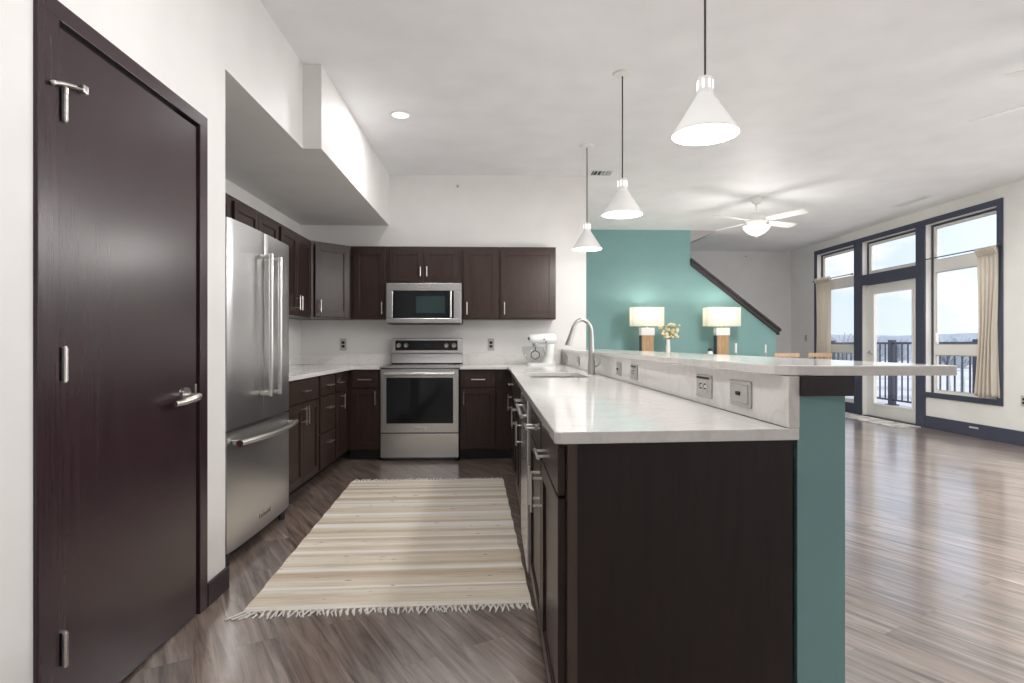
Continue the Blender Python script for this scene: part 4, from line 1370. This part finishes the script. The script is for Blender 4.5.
# ------------------------------------------------------------------ balcony and outdoors
b = B(); b.box(XR + 0.17, 7.65, -2.6, 13.5, -0.16, -0.02)
struct('floor_balcony', b, 'deck_boards')
XRL = 7.5
rl_ = thing('balcony_railing', 'dark metal balcony railing outside the windows', 'railing', (XRL, 6.5, -0.02))
b = B(); b.box(-0.025, 0.025, -1.0, 6.9, 1.145, 1.185, 0.003); b.build('top_rail', 'trim_blue_grey', rl_)
b = B(); b.box(-0.015, 0.015, -1.0, 6.9, 0.085, 0.115); b.build('bottom_rail', 'trim_blue_grey', rl_)
for y in (-0.9, 0.55, 2.55, 4.55, 6.55):
    b = B(); b.box(-0.05, 0.05, y - 0.05, y + 0.05, 0.0, 1.225, 0.004); b.box(-0.085, 0.085, y - 0.085, y + 0.085, 0.0, 0.02, 0.003); b.build('post', 'trim_blue_grey', rl_)
y = -0.75
while y < 6.8:
    if min(abs(y - q) for q in (-0.9, 0.55, 2.55, 4.55, 6.55)) > 0.08:
        b = B(); b.box(-0.010, 0.010, y - 0.010, y + 0.010, 0.1155, 1.1445); b.build('baluster', 'trim_blue_grey', rl_)
    y += 0.157
b = B(); b.box(-150, 900, 14, 1200, -9.5, -9.0)
struct('ground_outdoor', b, 'outdoor_ground')
# wooded ridge far off
b = B()
rings = []
for k in range(141):
    u = k / 140
    X = 120 + 420 * u
    Y = 470 - 330 * u
    d = X * 0.0317 + Y * 0.9995
    top = 1.13 + d * (10.0 + 1.2 * math.sin(u * 17) + 0.5 * math.sin(u * 51 + 1) + random.uniform(-0.3, 0.3)) / 600
    rings.append([b.bm.verts.new(p) for p in ((X - 14, Y - 20, -9), (X - 4, Y - 6, top * 0.72), (X, Y, top), (X + 60, Y + 90, -9))])
for a, c in zip(rings[:-1], rings[1:]):
    for k in range(3):
        b.bm.faces.new((a[k], a[k + 1], c[k + 1], c[k]))
struct('hills', b, 'hill_trees_hazed', True)
def tree(x, y, h_, w_):
    t = thing('tree', 'bare grey tree in the distance beyond the balcony', 'tree', (x, y, -9), 0, 'distant bare trees beyond the balcony')
    b_ = B(); b_.tube([(0, 0, 0), (0.1, 0, h_ * 0.35), (0, 0.1, h_ * 0.75)], [0.35, 0.28, 0.1], 8); b_.build('trunk', 'tree_twigs_hazed', t, True)
    b_ = B()
    for k in range(150):
        z0_ = h_ * random.uniform(0.55, 0.84)
        a = random.uniform(0, 2 * math.pi)
        L = w_ * random.uniform(0.4, 1.0) * (1.45 - z0_ / h_) * 0.8
        p0 = Vector((0, 0, z0_))
        p1 = p0 + Vector((L * math.cos(a), L * math.sin(a), L * random.uniform(0.3, 1.1)))
        b_.tube([p0, (p0 + p1) / 2 + Vector((0, 0, -0.15)), p1], [0.12, 0.09, 0.05], 4)
    b_.build('crown', 'tree_twigs_hazed', t)
for (pxl, dist, h_, w_) in ((842, 75, 12.6, 4.4), (829, 84, 11.4, 3.8), (856, 95, 12.2, 3.4), (874, 110, 12.4, 4.0), (896, 120, 12.3, 4.4), (948, 80, 12.0, 3.6), (962, 88, 12.6, 3.8), (974, 105, 12.6, 3.2), (935, 100, 12.2, 4.0), (990, 90, 12.3, 4.0)):
    u = (pxl - 512) / 600.0
    sx, cx = math.sin(math.atan(19 / 600)), math.cos(math.atan(19 / 600))
    tree(dist * (sx + u * cx), dist * (cx - u * sx), h_ * 0.94, w_)
